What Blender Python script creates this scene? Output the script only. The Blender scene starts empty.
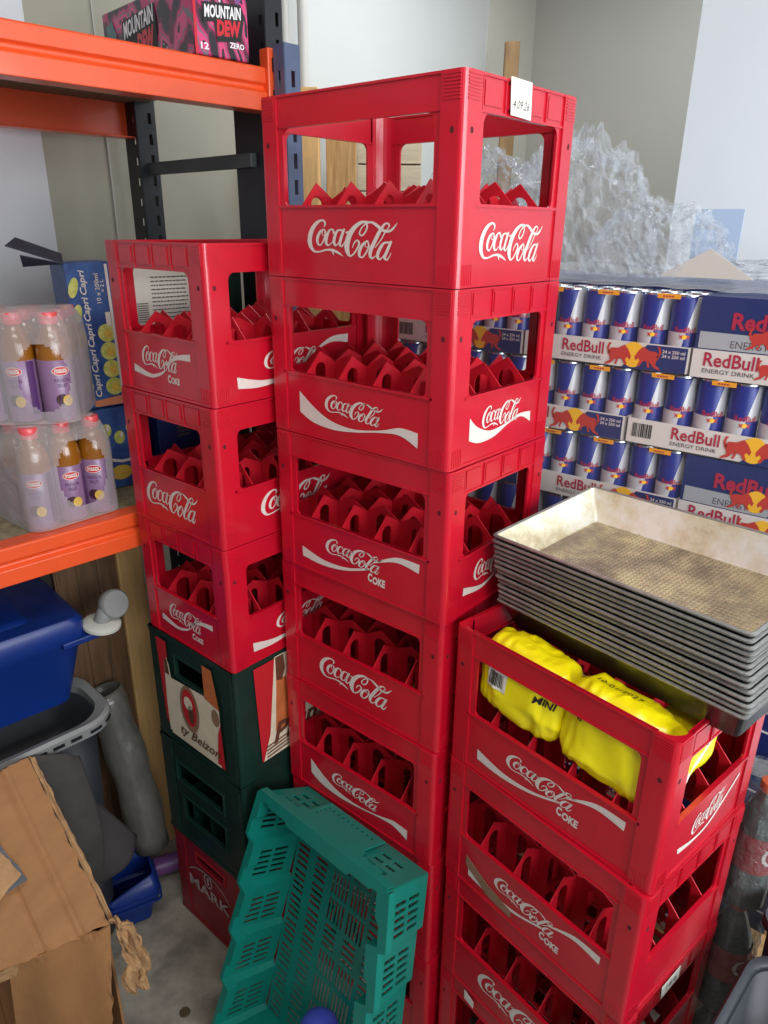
import bpy, bmesh, math, random
from math import sin, cos, pi, atan2, sqrt, radians
from mathutils import Vector, Matrix, noise, Euler
from mathutils.bvhtree import BVHTree
random.seed(7)
S = bpy.context.scene
COL = S.collection
# ---------------------------------------------------------------- axes
UL = sqrt(.70**2 + .714**2)
UX, UY = .70/UL, .714/UL
AU = atan2(UY, UX)
def W(u, v, z=0.0):
    return Vector((UX*u - UY*v, UY*u + UX*v, z))
# ---------------------------------------------------------------- helpers
def lin(c):
    def f(x):
        x /= 255.0
        return x/12.92 if x <= .04045 else ((x+.055)/1.055)**2.4
    return (f(c[0]), f(c[1]), f(c[2]), 1)
def mat(name, col, rough=.5, metal=0, spec=.5, bump=0, bscale=60, var=0, vscale=8, col2=None, coat=0, trans=0, alpha=1, bdist=.002, stretch=None):
    m = bpy.data.materials.new(name); m.use_nodes = True
    n = m.node_tree.nodes; l = m.node_tree.links
    b = n['Principled BSDF']
    b.inputs['Base Color'].default_value = lin(col)
    b.inputs['Roughness'].default_value = rough
    b.inputs['Metallic'].default_value = metal
    b.inputs['Specular IOR Level'].default_value = spec
    b.inputs['Coat Weight'].default_value = coat
    b.inputs['Coat Roughness'].default_value = .12
    b.inputs['Transmission Weight'].default_value = trans
    b.inputs['Alpha'].default_value = alpha
    tc = n.new('ShaderNodeTexCoord')
    src = tc.outputs['Object']
    if stretch:
        mp = n.new('ShaderNodeMapping'); mp.inputs['Scale'].default_value = stretch
        l.new(src, mp.inputs[0]); src = mp.outputs[0]
    if var > 0 or col2:
        t = n.new('ShaderNodeTexNoise'); t.inputs['Scale'].default_value = vscale
        t.inputs['Detail'].default_value = 6; t.inputs['Roughness'].default_value = .65
        l.new(src, t.inputs['Vector'])
        r = n.new('ShaderNodeValToRGB')
        r.color_ramp.elements[0].position = .35; r.color_ramp.elements[1].position = .68
        c2 = lin(col2) if col2 else tuple([x*(1-var) for x in lin(col)[:3]]+[1])
        r.color_ramp.elements[0].color = c2; r.color_ramp.elements[1].color = lin(col)
        l.new(t.outputs['Fac'], r.inputs[0]); l.new(r.outputs[0], b.inputs['Base Color'])
        mr = n.new('ShaderNodeMapRange'); mr.inputs['To Min'].default_value = min(1, rough+.12); mr.inputs['To Max'].default_value = max(.03, rough-.06)
        l.new(t.outputs['Fac'], mr.inputs['Value']); l.new(mr.outputs[0], b.inputs['Roughness'])
    if bump > 0:
        t2 = n.new('ShaderNodeTexNoise'); t2.inputs['Scale'].default_value = bscale; t2.inputs['Detail'].default_value = 5
        l.new(src, t2.inputs['Vector'])
        bp = n.new('ShaderNodeBump'); bp.inputs['Strength'].default_value = bump; bp.inputs['Distance'].default_value = bdist
        l.new(t2.outputs['Fac'], bp.inputs['Height']); l.new(bp.outputs[0], b.inputs['Normal'])
    return m
M = {}
def bmnew(): return bmesh.new()
SUB = {'box_print':'carton','tray_print':'tray_card','can_print':'can_body','can_lid':'can_body','carton_print':'carton_body','handhold':'crate_body',
       'rim_slot':'basket_rim','bag_print':'bag_film','bag_barcode':'bag_film','printed_label':'crate_body','printed_emblem':'crate_body','paper_tag':'crate_body',
       'tape_patch':'crate_body','connector_slot':'beam_connector','moulded_ribs':'tub_shell','tub_panel':'tub_shell','corner_bracket':'tub_shell','scoop_rib':'scoop_body','logo':'crate_body'}
def subparent(name, parent):
    if parent and name in SUB:
        for c in parent.children:
            if c.name.split('.')[0] == SUB[name]: return c
    return parent
def obj(name, bm, mats, parent=None, smooth=False, loc=None, rot=None, bevel=0, solid=0, sub=0, angle=40):
    me = bpy.data.meshes.new(name)
    bmesh.ops.recalc_face_normals(bm, faces=bm.faces) if not solid else None
    bm.to_mesh(me); bm.free()
    if not isinstance(mats, (list, tuple)): mats = [mats]
    for m in mats: me.materials.append(m)
    if smooth:
        for p in me.polygons: p.use_smooth = True
        try: me.set_sharp_from_angle(angle=radians(angle))
        except Exception: pass
    o = bpy.data.objects.new(name, me); COL.objects.link(o)
    if parent: o.parent = subparent(name, parent)
    if loc is not None: o.location = loc
    if rot is not None: o.rotation_euler = rot
    if solid:
        s = o.modifiers.new('s', 'SOLIDIFY'); s.thickness = solid; s.offset = 0
    if bevel:
        b = o.modifiers.new('b', 'BEVEL'); b.width = bevel; b.segments = 2; b.limit_method = 'ANGLE'; b.angle_limit = radians(50)
    if sub:
        b = o.modifiers.new('u', 'SUBSURF'); b.levels = sub; b.render_levels = sub
    return o
def thing(name, label, cat, loc=(0,0,0), rotz=0, group=None, rot=None):
    o = bpy.data.objects.new(name, None); COL.objects.link(o)
    o.empty_display_size = .05
    o.location = loc; o.rotation_euler = rot if rot else (0,0,rotz)
    return tag(o, label, cat, group)
def tag(o, label, cat, group=None, kind=None):
    o['label'] = label; o['category'] = cat
    if group: o['group'] = group
    if kind: o['kind'] = kind
    return o
def struct(o): o['kind'] = 'structure'; return o
def copy_thing(r, loc=None, rotz=None, label=None, rot=None, skip=()):
    c = r.copy(); COL.objects.link(c)
    if loc is not None: c.location = loc
    if rotz is not None: c.rotation_euler = (0,0,rotz)
    if rot is not None: c.rotation_euler = rot
    if label: c['label'] = label
    for ch in list(r.children):
        d = ch.copy(); COL.objects.link(d); d.parent = c
        for g in list(ch.children):
            e = g.copy(); COL.objects.link(e); e.parent = d
    return c
def box(bm, x0, x1, y0, y1, z0, z1, mi=0, mp=None):
    cs = [(x0,y0,z0),(x1,y0,z0),(x1,y1,z0),(x0,y1,z0),(x0,y0,z1),(x1,y0,z1),(x1,y1,z1),(x0,y1,z1)]
    vs = [bm.verts.new(mp(Vector(c)) if mp else c) for c in cs]
    for f in ((0,3,2,1),(4,5,6,7),(0,1,5,4),(1,2,6,5),(2,3,7,6),(3,0,4,7)):
        fc = bm.faces.new([vs[i] for i in f]); fc.material_index = mi
    return vs
def prism(bm, pts, f0, f1, mi=0):
    """pts 2d polygon; f0,f1 map (a,b)->3d for both ends"""
    a = [bm.verts.new(f0(*p)) for p in pts]; b = [bm.verts.new(f1(*p)) for p in pts]
    n = len(pts)
    fs = [bm.faces.new(a), bm.faces.new(b[::-1])]
    for i in range(n): fs.append(bm.faces.new([a[i], b[i], b[(i+1)%n], a[(i+1)%n]]))
    for f in fs: f.material_index = mi
def lathe(bm, prof, seg=24, mi=None, cap=True, off=(0,0,0)):
    rings = []
    for (r, z) in prof:
        rings.append([bm.verts.new((off[0]+r*cos(2*pi*k/seg), off[1]+r*sin(2*pi*k/seg), off[2]+z)) for k in range(seg)])
    for i in range(len(rings)-1):
        for k in range(seg):
            f = bm.faces.new([rings[i][k], rings[i][(k+1)%seg], rings[i+1][(k+1)%seg], rings[i+1][k]])
            if mi: f.material_index = mi[i]
    if cap:
        f = bm.faces.new(rings[0][::-1]); f.material_index = mi[0] if mi else 0
        f = bm.faces.new(rings[-1]); f.material_index = mi[-1] if mi else 0
def tube(bm, pts, r, seg=12, mi=0, cap=True):
    pts = [Vector(p) for p in pts]; rings = []
    rr = r if isinstance(r, (list, tuple)) else [r]*len(pts)
    up = Vector((0,0,1)); prev = None
    for i, p in enumerate(pts):
        t = (pts[min(i+1, len(pts)-1)] - pts[max(i-1, 0)]).normalized()
        if prev is None:
            a = t.cross(up) if abs(t.dot(up)) < .95 else t.cross(Vector((1,0,0)))
        else: a = prev - t*prev.dot(t)
        a.normalize(); prev = a; b = t.cross(a)
        rings.append([bm.verts.new(p + (a*cos(2*pi*k/seg) + b*sin(2*pi*k/seg))*rr[i]) for k in range(seg)])
    for i in range(len(rings)-1):
        for k in range(seg):
            f = bm.faces.new([rings[i][k], rings[i][(k+1)%seg], rings[i+1][(k+1)%seg], rings[i+1][k]]); f.material_index = mi
    if cap:
        for rg in (rings[0][::-1], rings[-1]):
            f = bm.faces.new(rg); f.material_index = mi
def sheet(bm, nu, nv, fn, mi=0, keep=None):
    g = [[bm.verts.new(fn(i/nu, j/nv)) for i in range(nu+1)] for j in range(nv+1)]
    for j in range(nv):
        for i in range(nu):
            if keep and not keep((i+.5)/nu, (j+.5)/nv): continue
            f = bm.faces.new([g[j][i], g[j][i+1], g[j+1][i+1], g[j+1][i]]); f.material_index = mi
    for v in [v for v in bm.verts if not v.link_faces]: bm.verts.remove(v)
def slotted(bm, Wd, Hh, holes, mp, mi=0, ex=(), ey=()):
    xs = sorted(set([0, Wd] + list(ex) + [h[0] for h in holes] + [h[1] for h in holes]))
    ys = sorted(set([0, Hh] + list(ey) + [h[2] for h in holes] + [h[3] for h in holes]))
    vs = {}
    def V(i, j):
        if (i, j) not in vs: vs[(i, j)] = bm.verts.new(mp(xs[i], ys[j]))
        return vs[(i, j)]
    for i in range(len(xs)-1):
        for j in range(len(ys)-1):
            cx, cy = (xs[i]+xs[i+1])/2, (ys[j]+ys[j+1])/2
            if any(h[0] < cx < h[1] and h[2] < cy < h[3] for h in holes): continue
            f = bm.faces.new([V(i,j), V(i+1,j), V(i+1,j+1), V(i,j+1)]); f.material_index = mi
# strokes ------------------------------------------------------------
def catmull(pts, n=5):
    P = [pts[0]] + list(pts) + [pts[-1]]; out = []
    for i in range(1, len(P)-2):
        for k in range(n):
            t = k/n
            out.append(tuple(.5*((2*P[i][c]) + (-P[i-1][c]+P[i+1][c])*t + (2*P[i-1][c]-5*P[i][c]+4*P[i+1][c]-P[i+2][c])*t*t + (-P[i-1][c]+3*P[i][c]-3*P[i+1][c]+P[i+2][c])*t**3) for c in range(3)))
    out.append(tuple(pts[-1])); return out
def stroke_polys(pts, n=5):
    q = catmull(pts, n); L = []; R = []
    for i, (x, y, w) in enumerate(q):
        a = q[max(0, i-1)]; b = q[min(len(q)-1, i+1)]
        dx, dy = b[0]-a[0], b[1]-a[1]; d = math.hypot(dx, dy) or 1
        L.append((x-dy/d*w, y+dx/d*w)); R.append((x+dy/d*w, y-dx/d*w))
    polys = []
    for i in range(len(q)-1): polys.append([L[i], L[i+1], R[i+1], R[i]])
    for e in (q[0], q[-1]):
        if e[2] > 2.5: polys.append([(e[0]+e[2]*cos(k*pi/4), e[1]+e[2]*sin(k*pi/4)) for k in range(8)])
    return polys
SCRIPT = [
 [(198,150,3),(208,120,7),(198,96,9),(175,92,9),(140,115,14),(105,165,17),(82,230,18),(76,300,18),(88,350,15),(115,383,10),(160,382,7),(210,362,8),(255,358,11),(290,368,12),(325,388,8),(352,410,1)],
 [(262,362,6),(270,385,6),(276,405,1)],
 [(195,172,5),(165,197,10),(142,258,12),(145,308,9),(166,320,6),(190,280,5),(205,225,6),(207,188,7),(195,172,5)],
 [(185,190,4),(183,225,3),(212,222,3)],
 [(278,205,8),(270,172,7),(245,178,8),(222,225,12),(212,283,12),(225,318,8),(250,303,4),(278,268,3)],
 [(345,175,8),(310,177,8),(288,225,11),(278,283,11),(290,314,8),(315,290,4),(345,220,5)],
 [(360,165,9),(338,235,11),(325,298,10),(340,320,6),(362,285,4),(378,250,2)],
 [(378,192,8),(402,184,9)],
 [(570,92,6),(530,92,10),(490,98,13),(440,145,17),(400,220,20),(382,300,20),(385,362,17),(402,400,9),(430,385,6),(462,330,7),(477,285,8),(464,255,6),(440,280,5),(425,322,3)],
 [(530,95,6),(538,130,6),(522,183,6),(496,212,7),(480,192,6),(496,145,5),(530,107,6),(570,92,9),(610,118,13),(645,152,12),(690,165,11),(725,140,8),(757,85,1)],
 [(540,255,6),(505,290,10),(480,350,12),(480,398,9),(505,402,6),(535,350,6),(550,300,6),(540,255,6)],
 [(524,275,4),(524,310,3),(560,305,3)],
 [(700,118,6),(690,98,7),(665,105,8),(632,165,13),(597,250,14),(567,330,14),(560,385,11),(575,408,8),(600,385,4)],
 [(698,105,5),(695,130,4),(668,175,5),(640,240,4),(598,310,3)],
 [(700,260,8),(662,267,9),(632,320,12),(615,380,11),(630,412,8),(655,385,4),(690,315,5)],
 [(712,252,9),(687,330,11),(668,390,11),(682,412,7),(700,385,4),(715,345,2)],
]
def map_polys(polys, fn):
    return [[fn(*p) for p in poly] for poly in polys]
def script_polys(x0, x1, zt, zb, skew=0):
    """unit script placed in the box x0..x1, z down zt..zb -> polys of (x, zdown)"""
    sx = (x1-x0)/692.0; sz = (zb-zt)/330.0
    out = []
    for st in SCRIPT:
        for p in stroke_polys(st): out.append([(x0+(x-65)*sx, zt+(y-85)*sz+skew*(x-65)/692) for x, y in p])
    return out
def ribbon(top, bot, n=6):
    t = catmull([(a, b, 0) for a, b in top], n); b = catmull([(a, c, 0) for a, c in bot], n)
    m = min(len(t), len(b)); 
    return [[t[i][:2], t[i+1][:2], b[i+1][:2], b[i][:2]] for i in range(m-1)]
_tc = {}
def text_polys(s, x0, x1, zt, zb, bold=0.0, shear=0.0):
    """text as polys (x, zdown) filling the box"""
    k = (s, bold, shear)
    if k not in _tc:
        cu = bpy.data.curves.new('txt', 'FONT'); cu.body = s; cu.offset = bold; cu.shear = shear; cu.resolution_u = 2
        o = bpy.data.objects.new('txt', cu); COL.objects.link(o)
        dg = bpy.context.evaluated_depsgraph_get(); dg.update()
        me = bpy.data.meshes.new_from_object(o.evaluated_get(dg))
        _tc[k] = [[tuple(me.vertices[i].co[:2]) for i in p.vertices] for p in me.polygons]
        bpy.data.objects.remove(o); bpy.data.curves.remove(cu); bpy.data.meshes.remove(me)
    P = _tc[k]; xs = [p[0] for q in P for p in q]; ys = [p[1] for q in P for p in q]
    a, b, c, d = min(xs), max(xs), min(ys), max(ys)
    return [[(x0+(x-a)/(b-a)*(x1-x0), zb-(y-c)/(d-c)*(zb-zt)) for x, y in q] for q in P]
def put(bm, polys, fn, mi=0):
    for poly in polys:
        try:
            f = bm.faces.new([bm.verts.new(fn(*p)) for p in poly]); f.material_index = mi
        except ValueError: pass
def ell(cx, cy, rx, ry, n=20, a0=0, rot=0):
    return [(cx+rx*cos(2*pi*k/n+a0)*cos(rot)-ry*sin(2*pi*k/n+a0)*sin(rot), cy+rx*cos(2*pi*k/n+a0)*sin(rot)+ry*sin(2*pi*k/n+a0)*cos(rot)) for k in range(n)]
def rect(x0, x1, y0, y1): return [(x0,y0),(x1,y0),(x1,y1),(x0,y1)]
# ---------------------------------------------------------------- materials
M['red'] = mat('red_plastic', (198,8,38), .34, var=.14, vscale=9, bump=.16, bscale=24, bdist=.002, coat=.5)
M['red2'] = mat('red_insert_plastic', (200,16,38), .45, var=.15, vscale=14)
M['white'] = mat('white_print', (224,212,204), .5, var=.10, vscale=120)
M['hole'] = mat('dark_hole', (84,6,18), .8)
M['green_d'] = mat('dark_green_plastic', (12,46,38), .45, var=.3, vscale=15, coat=.1)
M['teal'] = mat('teal_plastic', (10,126,112), .38, var=.15, vscale=10, coat=.15, bump=.08, bscale=50)
M['orange'] = mat('orange_paint', (236,86,36), .35, var=.10, vscale=14, coat=.25, bump=.05)
M['black'] = mat('black_steel', (22,24,32), .4, var=.2, vscale=20)
M['bluesteel'] = mat('dark_blue_steel', (86,98,128), .35, var=.2, vscale=20)
M['greysteel'] = mat('grey_steel', (84,90,92), .45, metal=.3, var=.2)
M['chip'] = mat('chipboard', (150,138,108), .8, var=.3, vscale=60, bump=.2, bscale=200, col2=(112,98,74))
M['wall'] = mat('wall_paint', (205,203,196), .8, var=.05, vscale=3, bump=.05, bscale=80)
M['wallb'] = mat('wall_board_beige', (168,164,148), .8, var=.08, vscale=4)
M['wallg'] = mat('wall_taupe', (182,181,172), .85, var=.04, vscale=3, bump=.05, bscale=120)
M['wallw'] = mat('wall_white_gloss', (244,250,255), .5, var=.03, vscale=3)
M['floor'] = mat('concrete', (168,160,146), .8, var=.3, vscale=7, bump=.5, bscale=40, col2=(112,106,96), bdist=.004)
M['wood'] = mat('pine_wood', (206,168,112), .6, var=.3, vscale=6, stretch=(14,14,1.2), col2=(170,124,72))
M['woodd'] = mat('brown_wood_panel', (112,82,54), .6, var=.3, vscale=6, stretch=(14,14,1.2), col2=(84,60,40))
M['woodt'] = mat('tan_wood_post', (232,186,122), .6, var=.2, vscale=6, stretch=(14,14,1.2))
M['woodp'] = mat('brown_plank_wood', (150,116,72), .6, var=.35, vscale=8, stretch=(10,10,1.2))
M['card'] = mat('cardboard', (152,106,64), .8, var=.14, vscale=9, bump=.15, bscale=120, stretch=(1,6,1))
M['cardin'] = mat('cardboard_torn', (172,132,90), .85, var=.3, vscale=40, bump=.6, bscale=90)
M['blue'] = mat('blue_plastic', (8,46,124), .4, var=.2, vscale=9, coat=.1)
M['grey'] = mat('grey_plastic', (134,136,134), .45, var=.15, vscale=12)
M['greyd'] = mat('dark_grey_plastic', (44,47,54), .45, var=.1)
M['lgrey'] = mat('light_grey_plastic', (196,196,186), .45, var=.1)
M['fabric'] = mat('dark_grey_fabric', (64,62,60), .95, var=.2, vscale=20, bump=.4, bscale=300)
M['purple'] = mat('purple_plastic', (120,72,132), .4)
M['yellow'] = mat('yellow_plastic_film', (255,238,14), .28, var=.04, vscale=12, bump=.35, bscale=22, bdist=.004, coat=.3)
M['ink'] = mat('black_ink', (20,18,20), .6)
M['paper'] = mat('white_paper', (232,228,216), .75, var=.06, bump=.2, bscale=30)
M['brownp'] = mat('plain_brown', (158,132,84), .6, var=.2)
M['steel_d'] = mat('dark_pan_steel', (96,96,98), .30, metal=.85, var=.3, vscale=30)
M['steel_r'] = mat('pan_rim_steel', (172,172,168), .35, metal=.5, var=.35, vscale=40, bump=.4, bscale=150)
M['cream'] = mat('cream_label', (226,212,186), .55, var=.12, vscale=30)
M['brown'] = mat('brown_print', (96,54,36), .6)
M['green_b'] = mat('bottle_red_print', (190,30,40), .5)
M['amber'] = mat('amber_print', (200,110,60), .5, var=.25, vscale=30)
M['rbwhite'] = mat('tray_cream_card', (222,214,206), .5, var=.04, vscale=6)
M['rbblue'] = mat('tray_dark_blue', (28,44,104), .45, var=.15, vscale=6)
M['rbred'] = mat('crimson_print', (176,30,62), .5)
M['rbbull'] = mat('bull_red_print', (196,56,44), .5)
M['rbsun'] = mat('sun_yellow_print', (250,190,40), .5)
M['rbsil'] = mat('silver_print', (190,194,198), .35, metal=.3)
M['alu'] = mat('aluminium', (200,204,208), .25, metal=1)
M['orangep'] = mat('orange_price_card', (240,160,30), .5)
M['inkgrey'] = mat('grey_ink', (90,80,84), .6)
M['pinkcap'] = mat('coral_cap', (226,84,88), .35, coat=.2)
M['juice'] = mat('passion_juice', (150,92,22), .15, coat=.6, var=.15)
M['lilac'] = mat('lilac_label', (138,104,140), .35, coat=.2, var=.08, vscale=30)
M['violet'] = mat('violet_label', (84,50,100), .35)
M['maroon'] = mat('dark_fruit', (66,34,50), .4)
M['fruit'] = mat('yellow_fruit', (232,190,80), .5, var=.3, vscale=200)
M['capri'] = mat('capri_blue_card', (24,46,108), .4, var=.35, vscale=14, col2=(60,100,160))
M['lime'] = mat('lime_print', (150,170,60), .5, var=.3, vscale=60, col2=(220,210,120))
M['terra'] = mat('copper_ribbed', (190,128,84), .35, metal=.4, var=.2)
M['pale_blue'] = mat('silver_strip', (176,196,222), .3)  # one even pale blue colour for the glossy sheet
def pattern_mat():
    m = bpy.data.materials.new('magenta_art_card'); m.use_nodes = True
    n = m.node_tree.nodes; l = m.node_tree.links; b = n['Principled BSDF']
    tc = n.new('ShaderNodeTexCoord'); mp = n.new('ShaderNodeMapping'); mp.inputs['Scale'].default_value = (1, 1, .6); mp.inputs['Rotation'].default_value = (.4,.6,.3)
    v = n.new('ShaderNodeTexVoronoi'); v.inputs['Scale'].default_value = 34
    w = n.new('ShaderNodeTexWave'); w.inputs['Scale'].default_value = 9; w.inputs['Distortion'].default_value = 9
    mx = n.new('ShaderNodeMix'); mx.data_type = 'FLOAT'; mx.inputs[0].default_value = .45
    r = n.new('ShaderNodeValToRGB'); r.color_ramp.interpolation = 'CONSTANT'
    e = r.color_ramp.elements; e[0].position = 0; e[0].color = lin((30,20,32))
    e[1].position = .30; e[1].color = lin((92,22,52))
    for p, c in ((.42, (190,30,100)), (.55, (110,100,112)), (.62, (214,60,120)), (.76, (40,26,36)), (.86, (230,200,214))):
        x = e.new(p); x.color = lin(c)
    l.new(tc.outputs['Object'], mp.inputs[0]); l.new(mp.outputs[0], v.inputs['Vector']); l.new(mp.outputs[0], w.inputs['Vector'])
    l.new(v.outputs['Distance'], mx.inputs[2]); l.new(w.outputs['Fac'], mx.inputs[3])
    l.new(mx.outputs[0], r.inputs[0]); l.new(r.outputs[0], b.inputs['Base Color']); b.inputs['Roughness'].default_value = .35
    return m
M['md'] = pattern_mat()
def can_mat():
    m = bpy.data.materials.new('blue_silver_can'); m.use_nodes = True
    n = m.node_tree.nodes; l = m.node_tree.links; b = n['Principled BSDF']
    tc = n.new('ShaderNodeTexCoord'); sp = n.new('ShaderNodeSeparateXYZ'); l.new(tc.outputs['Object'], sp.inputs[0])
    def mth(op, a, bb):
        k = n.new('ShaderNodeMath'); k.operation = op
        for i, x in enumerate((a, bb)):
            if isinstance(x, (int, float)): k.inputs[i].default_value = x
            elif x is not None: l.new(x, k.inputs[i])
        return k.outputs[0]
    X, Z = sp.outputs[0], sp.outputs[2]
    # diagonal dividing line in x: x = .004 + (z-.06)*.12 ; upper field blue on its left, lower field blue on its right
    up = mth('GREATER_THAN', Z, .070)
    e1 = mth('LESS_THAN', X, mth('ADD', mth('MULTIPLY', Z, .22), -.015))
    lo = mth('GREATER_THAN', X, mth('ADD', mth('MULTIPLY', Z, .16), -.010))
    A = mth('MULTIPLY', up, e1); Bq = mth('MULTIPLY', mth('SUBTRACT', 1.0, up), lo)
    F = mth('ADD', A, Bq)
    mx = n.new('ShaderNodeMix'); mx.data_type = 'RGBA'; mx.inputs[6].default_value = lin((196,194,196)); mx.inputs[7].default_value = lin((26,40,128))
    l.new(F, mx.inputs[0]); l.new(mx.outputs[2], b.inputs['Base Color'])
    b.inputs['Roughness'].default_value = .35; b.inputs['Metallic'].default_value = .08
    return m
M['can'] = can_mat()
def film_mat(name, mixf, rough, col=(235,238,242), bscale=30, bump=.8, diff=.15):
    m = bpy.data.materials.new(name); m.use_nodes = True
    n = m.node_tree.nodes; l = m.node_tree.links; n.clear()
    out = n.new('ShaderNodeOutputMaterial'); tr = n.new('ShaderNodeBsdfTransparent'); tr.inputs[0].default_value = (.97,.98,.99,1)
    p = n.new('ShaderNodeBsdfPrincipled'); p.inputs['Base Color'].default_value = lin(col); p.inputs['Roughness'].default_value = rough
    p.inputs['Specular IOR Level'].default_value = .9
    fr = n.new('ShaderNodeLayerWeight'); fr.inputs['Blend'].default_value = .35
    tc = n.new('ShaderNodeTexCoord'); t = n.new('ShaderNodeTexNoise'); t.inputs['Scale'].default_value = bscale; t.inputs['Detail'].default_value = 4
    t.inputs['Distortion'].default_value = 1.2
    bp = n.new('ShaderNodeBump'); bp.inputs['Strength'].default_value = bump; bp.inputs['Distance'].default_value = .01
    l.new(tc.outputs['Object'], t.inputs['Vector']); l.new(t.outputs['Fac'], bp.inputs['Height'])
    l.new(bp.outputs[0], p.inputs['Normal']); l.new(bp.outputs[0], fr.inputs['Normal'])
    mr = n.new('ShaderNodeMapRange'); mr.inputs['To Min'].default_value = mixf; mr.inputs['To Max'].default_value = min(1, mixf+.45)
    l.new(fr.outputs['Facing'], mr.inputs['Value'])
    mix = n.new('ShaderNodeMixShader'); l.new(mr.outputs[0], mix.inputs[0]); l.new(tr.outputs[0], mix.inputs[1]); l.new(p.outputs[0], mix.inputs[2])
    l.new(mix.outputs[0], out.inputs[0]); return m
M['film'] = film_mat('clear_film', .07, .10, col=(214,218,222), bscale=28, bump=1.0)
M['wrap'] = film_mat('shrink_film', .0, .2, bscale=12, bump=.2)
M['wrapm'] = film_mat('milky_shrink_film', .30, .25, col=(214,206,206), bscale=18, bump=.5)
def patina_mat():
    m = bpy.data.materials.new('pan_patina'); m.use_nodes = True
    n = m.node_tree.nodes; l = m.node_tree.links; b = n['Principled BSDF']
    tc = n.new('ShaderNodeTexCoord')
    t = n.new('ShaderNodeTexNoise'); t.inputs['Scale'].default_value = 9; t.inputs['Detail'].default_value = 8; t.inputs['Roughness'].default_value = .7
    l.new(tc.outputs['Object'], t.inputs['Vector'])
    r = n.new('ShaderNodeValToRGB'); e = r.color_ramp.elements
    e[0].position = .30; e[0].color = lin((168,148,110)); e[1].position = .58; e[1].color = lin((232,232,224))
    x = e.new(.44); x.color = lin((214,206,176))
    l.new(t.outputs['Fac'], r.inputs[0]); l.new(r.outputs[0], b.inputs['Base Color'])
    b.inputs['Metallic'].default_value = .15; b.inputs['Roughness'].default_value = .30
    bp = n.new('ShaderNodeBump'); bp.inputs['Strength'].default_value = .3; bp.inputs['Distance'].default_value = .002
    l.new(t.outputs['Fac'], bp.inputs['Height']); l.new(bp.outputs[0], b.inputs['Normal'])
    return m
M['patina'] = patina_mat()
def pan_bottom_mat():
    m = M['patina'].copy(); m.name = 'pan_patina_grid'
    n = m.node_tree.nodes; l = m.node_tree.links; b = n['Principled BSDF']
    for nd in n:
        if nd.type == 'VALTORGB':
            e = nd.color_ramp.elements; e[0].color = lin((118,104,94)); e[1].color = lin((160,146,122)); e[2].color = lin((204,190,150))
    tc = n.new('ShaderNodeTexCoord'); sp = n.new('ShaderNodeSeparateXYZ'); l.new(tc.outputs['Object'], sp.inputs[0])
    hs = []
    for i in (0, 1):
        a = n.new('ShaderNodeMath'); a.operation = 'MULTIPLY'; a.inputs[1].default_value = 2*pi/.0075; l.new(sp.outputs[i], a.inputs[0])
        s = n.new('ShaderNodeMath'); s.operation = 'SINE'; l.new(a.outputs[0], s.inputs[0]); hs.append(s.outputs[0])
    mx = n.new('ShaderNodeMath'); mx.operation = 'MAXIMUM'; l.new(hs[0], mx.inputs[0]); l.new(hs[1], mx.inputs[1])
    bp = n.new('ShaderNodeBump'); bp.inputs['Strength'].default_value = .55; bp.inputs['Distance'].default_value = .0018
    l.new(mx.outputs[0], bp.inputs['Height']); l.new(bp.outputs[0], b.inputs['Normal'])
    b.inputs['Roughness'].default_value = .32
    return m
M['patgrid'] = pan_bottom_mat()

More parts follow.
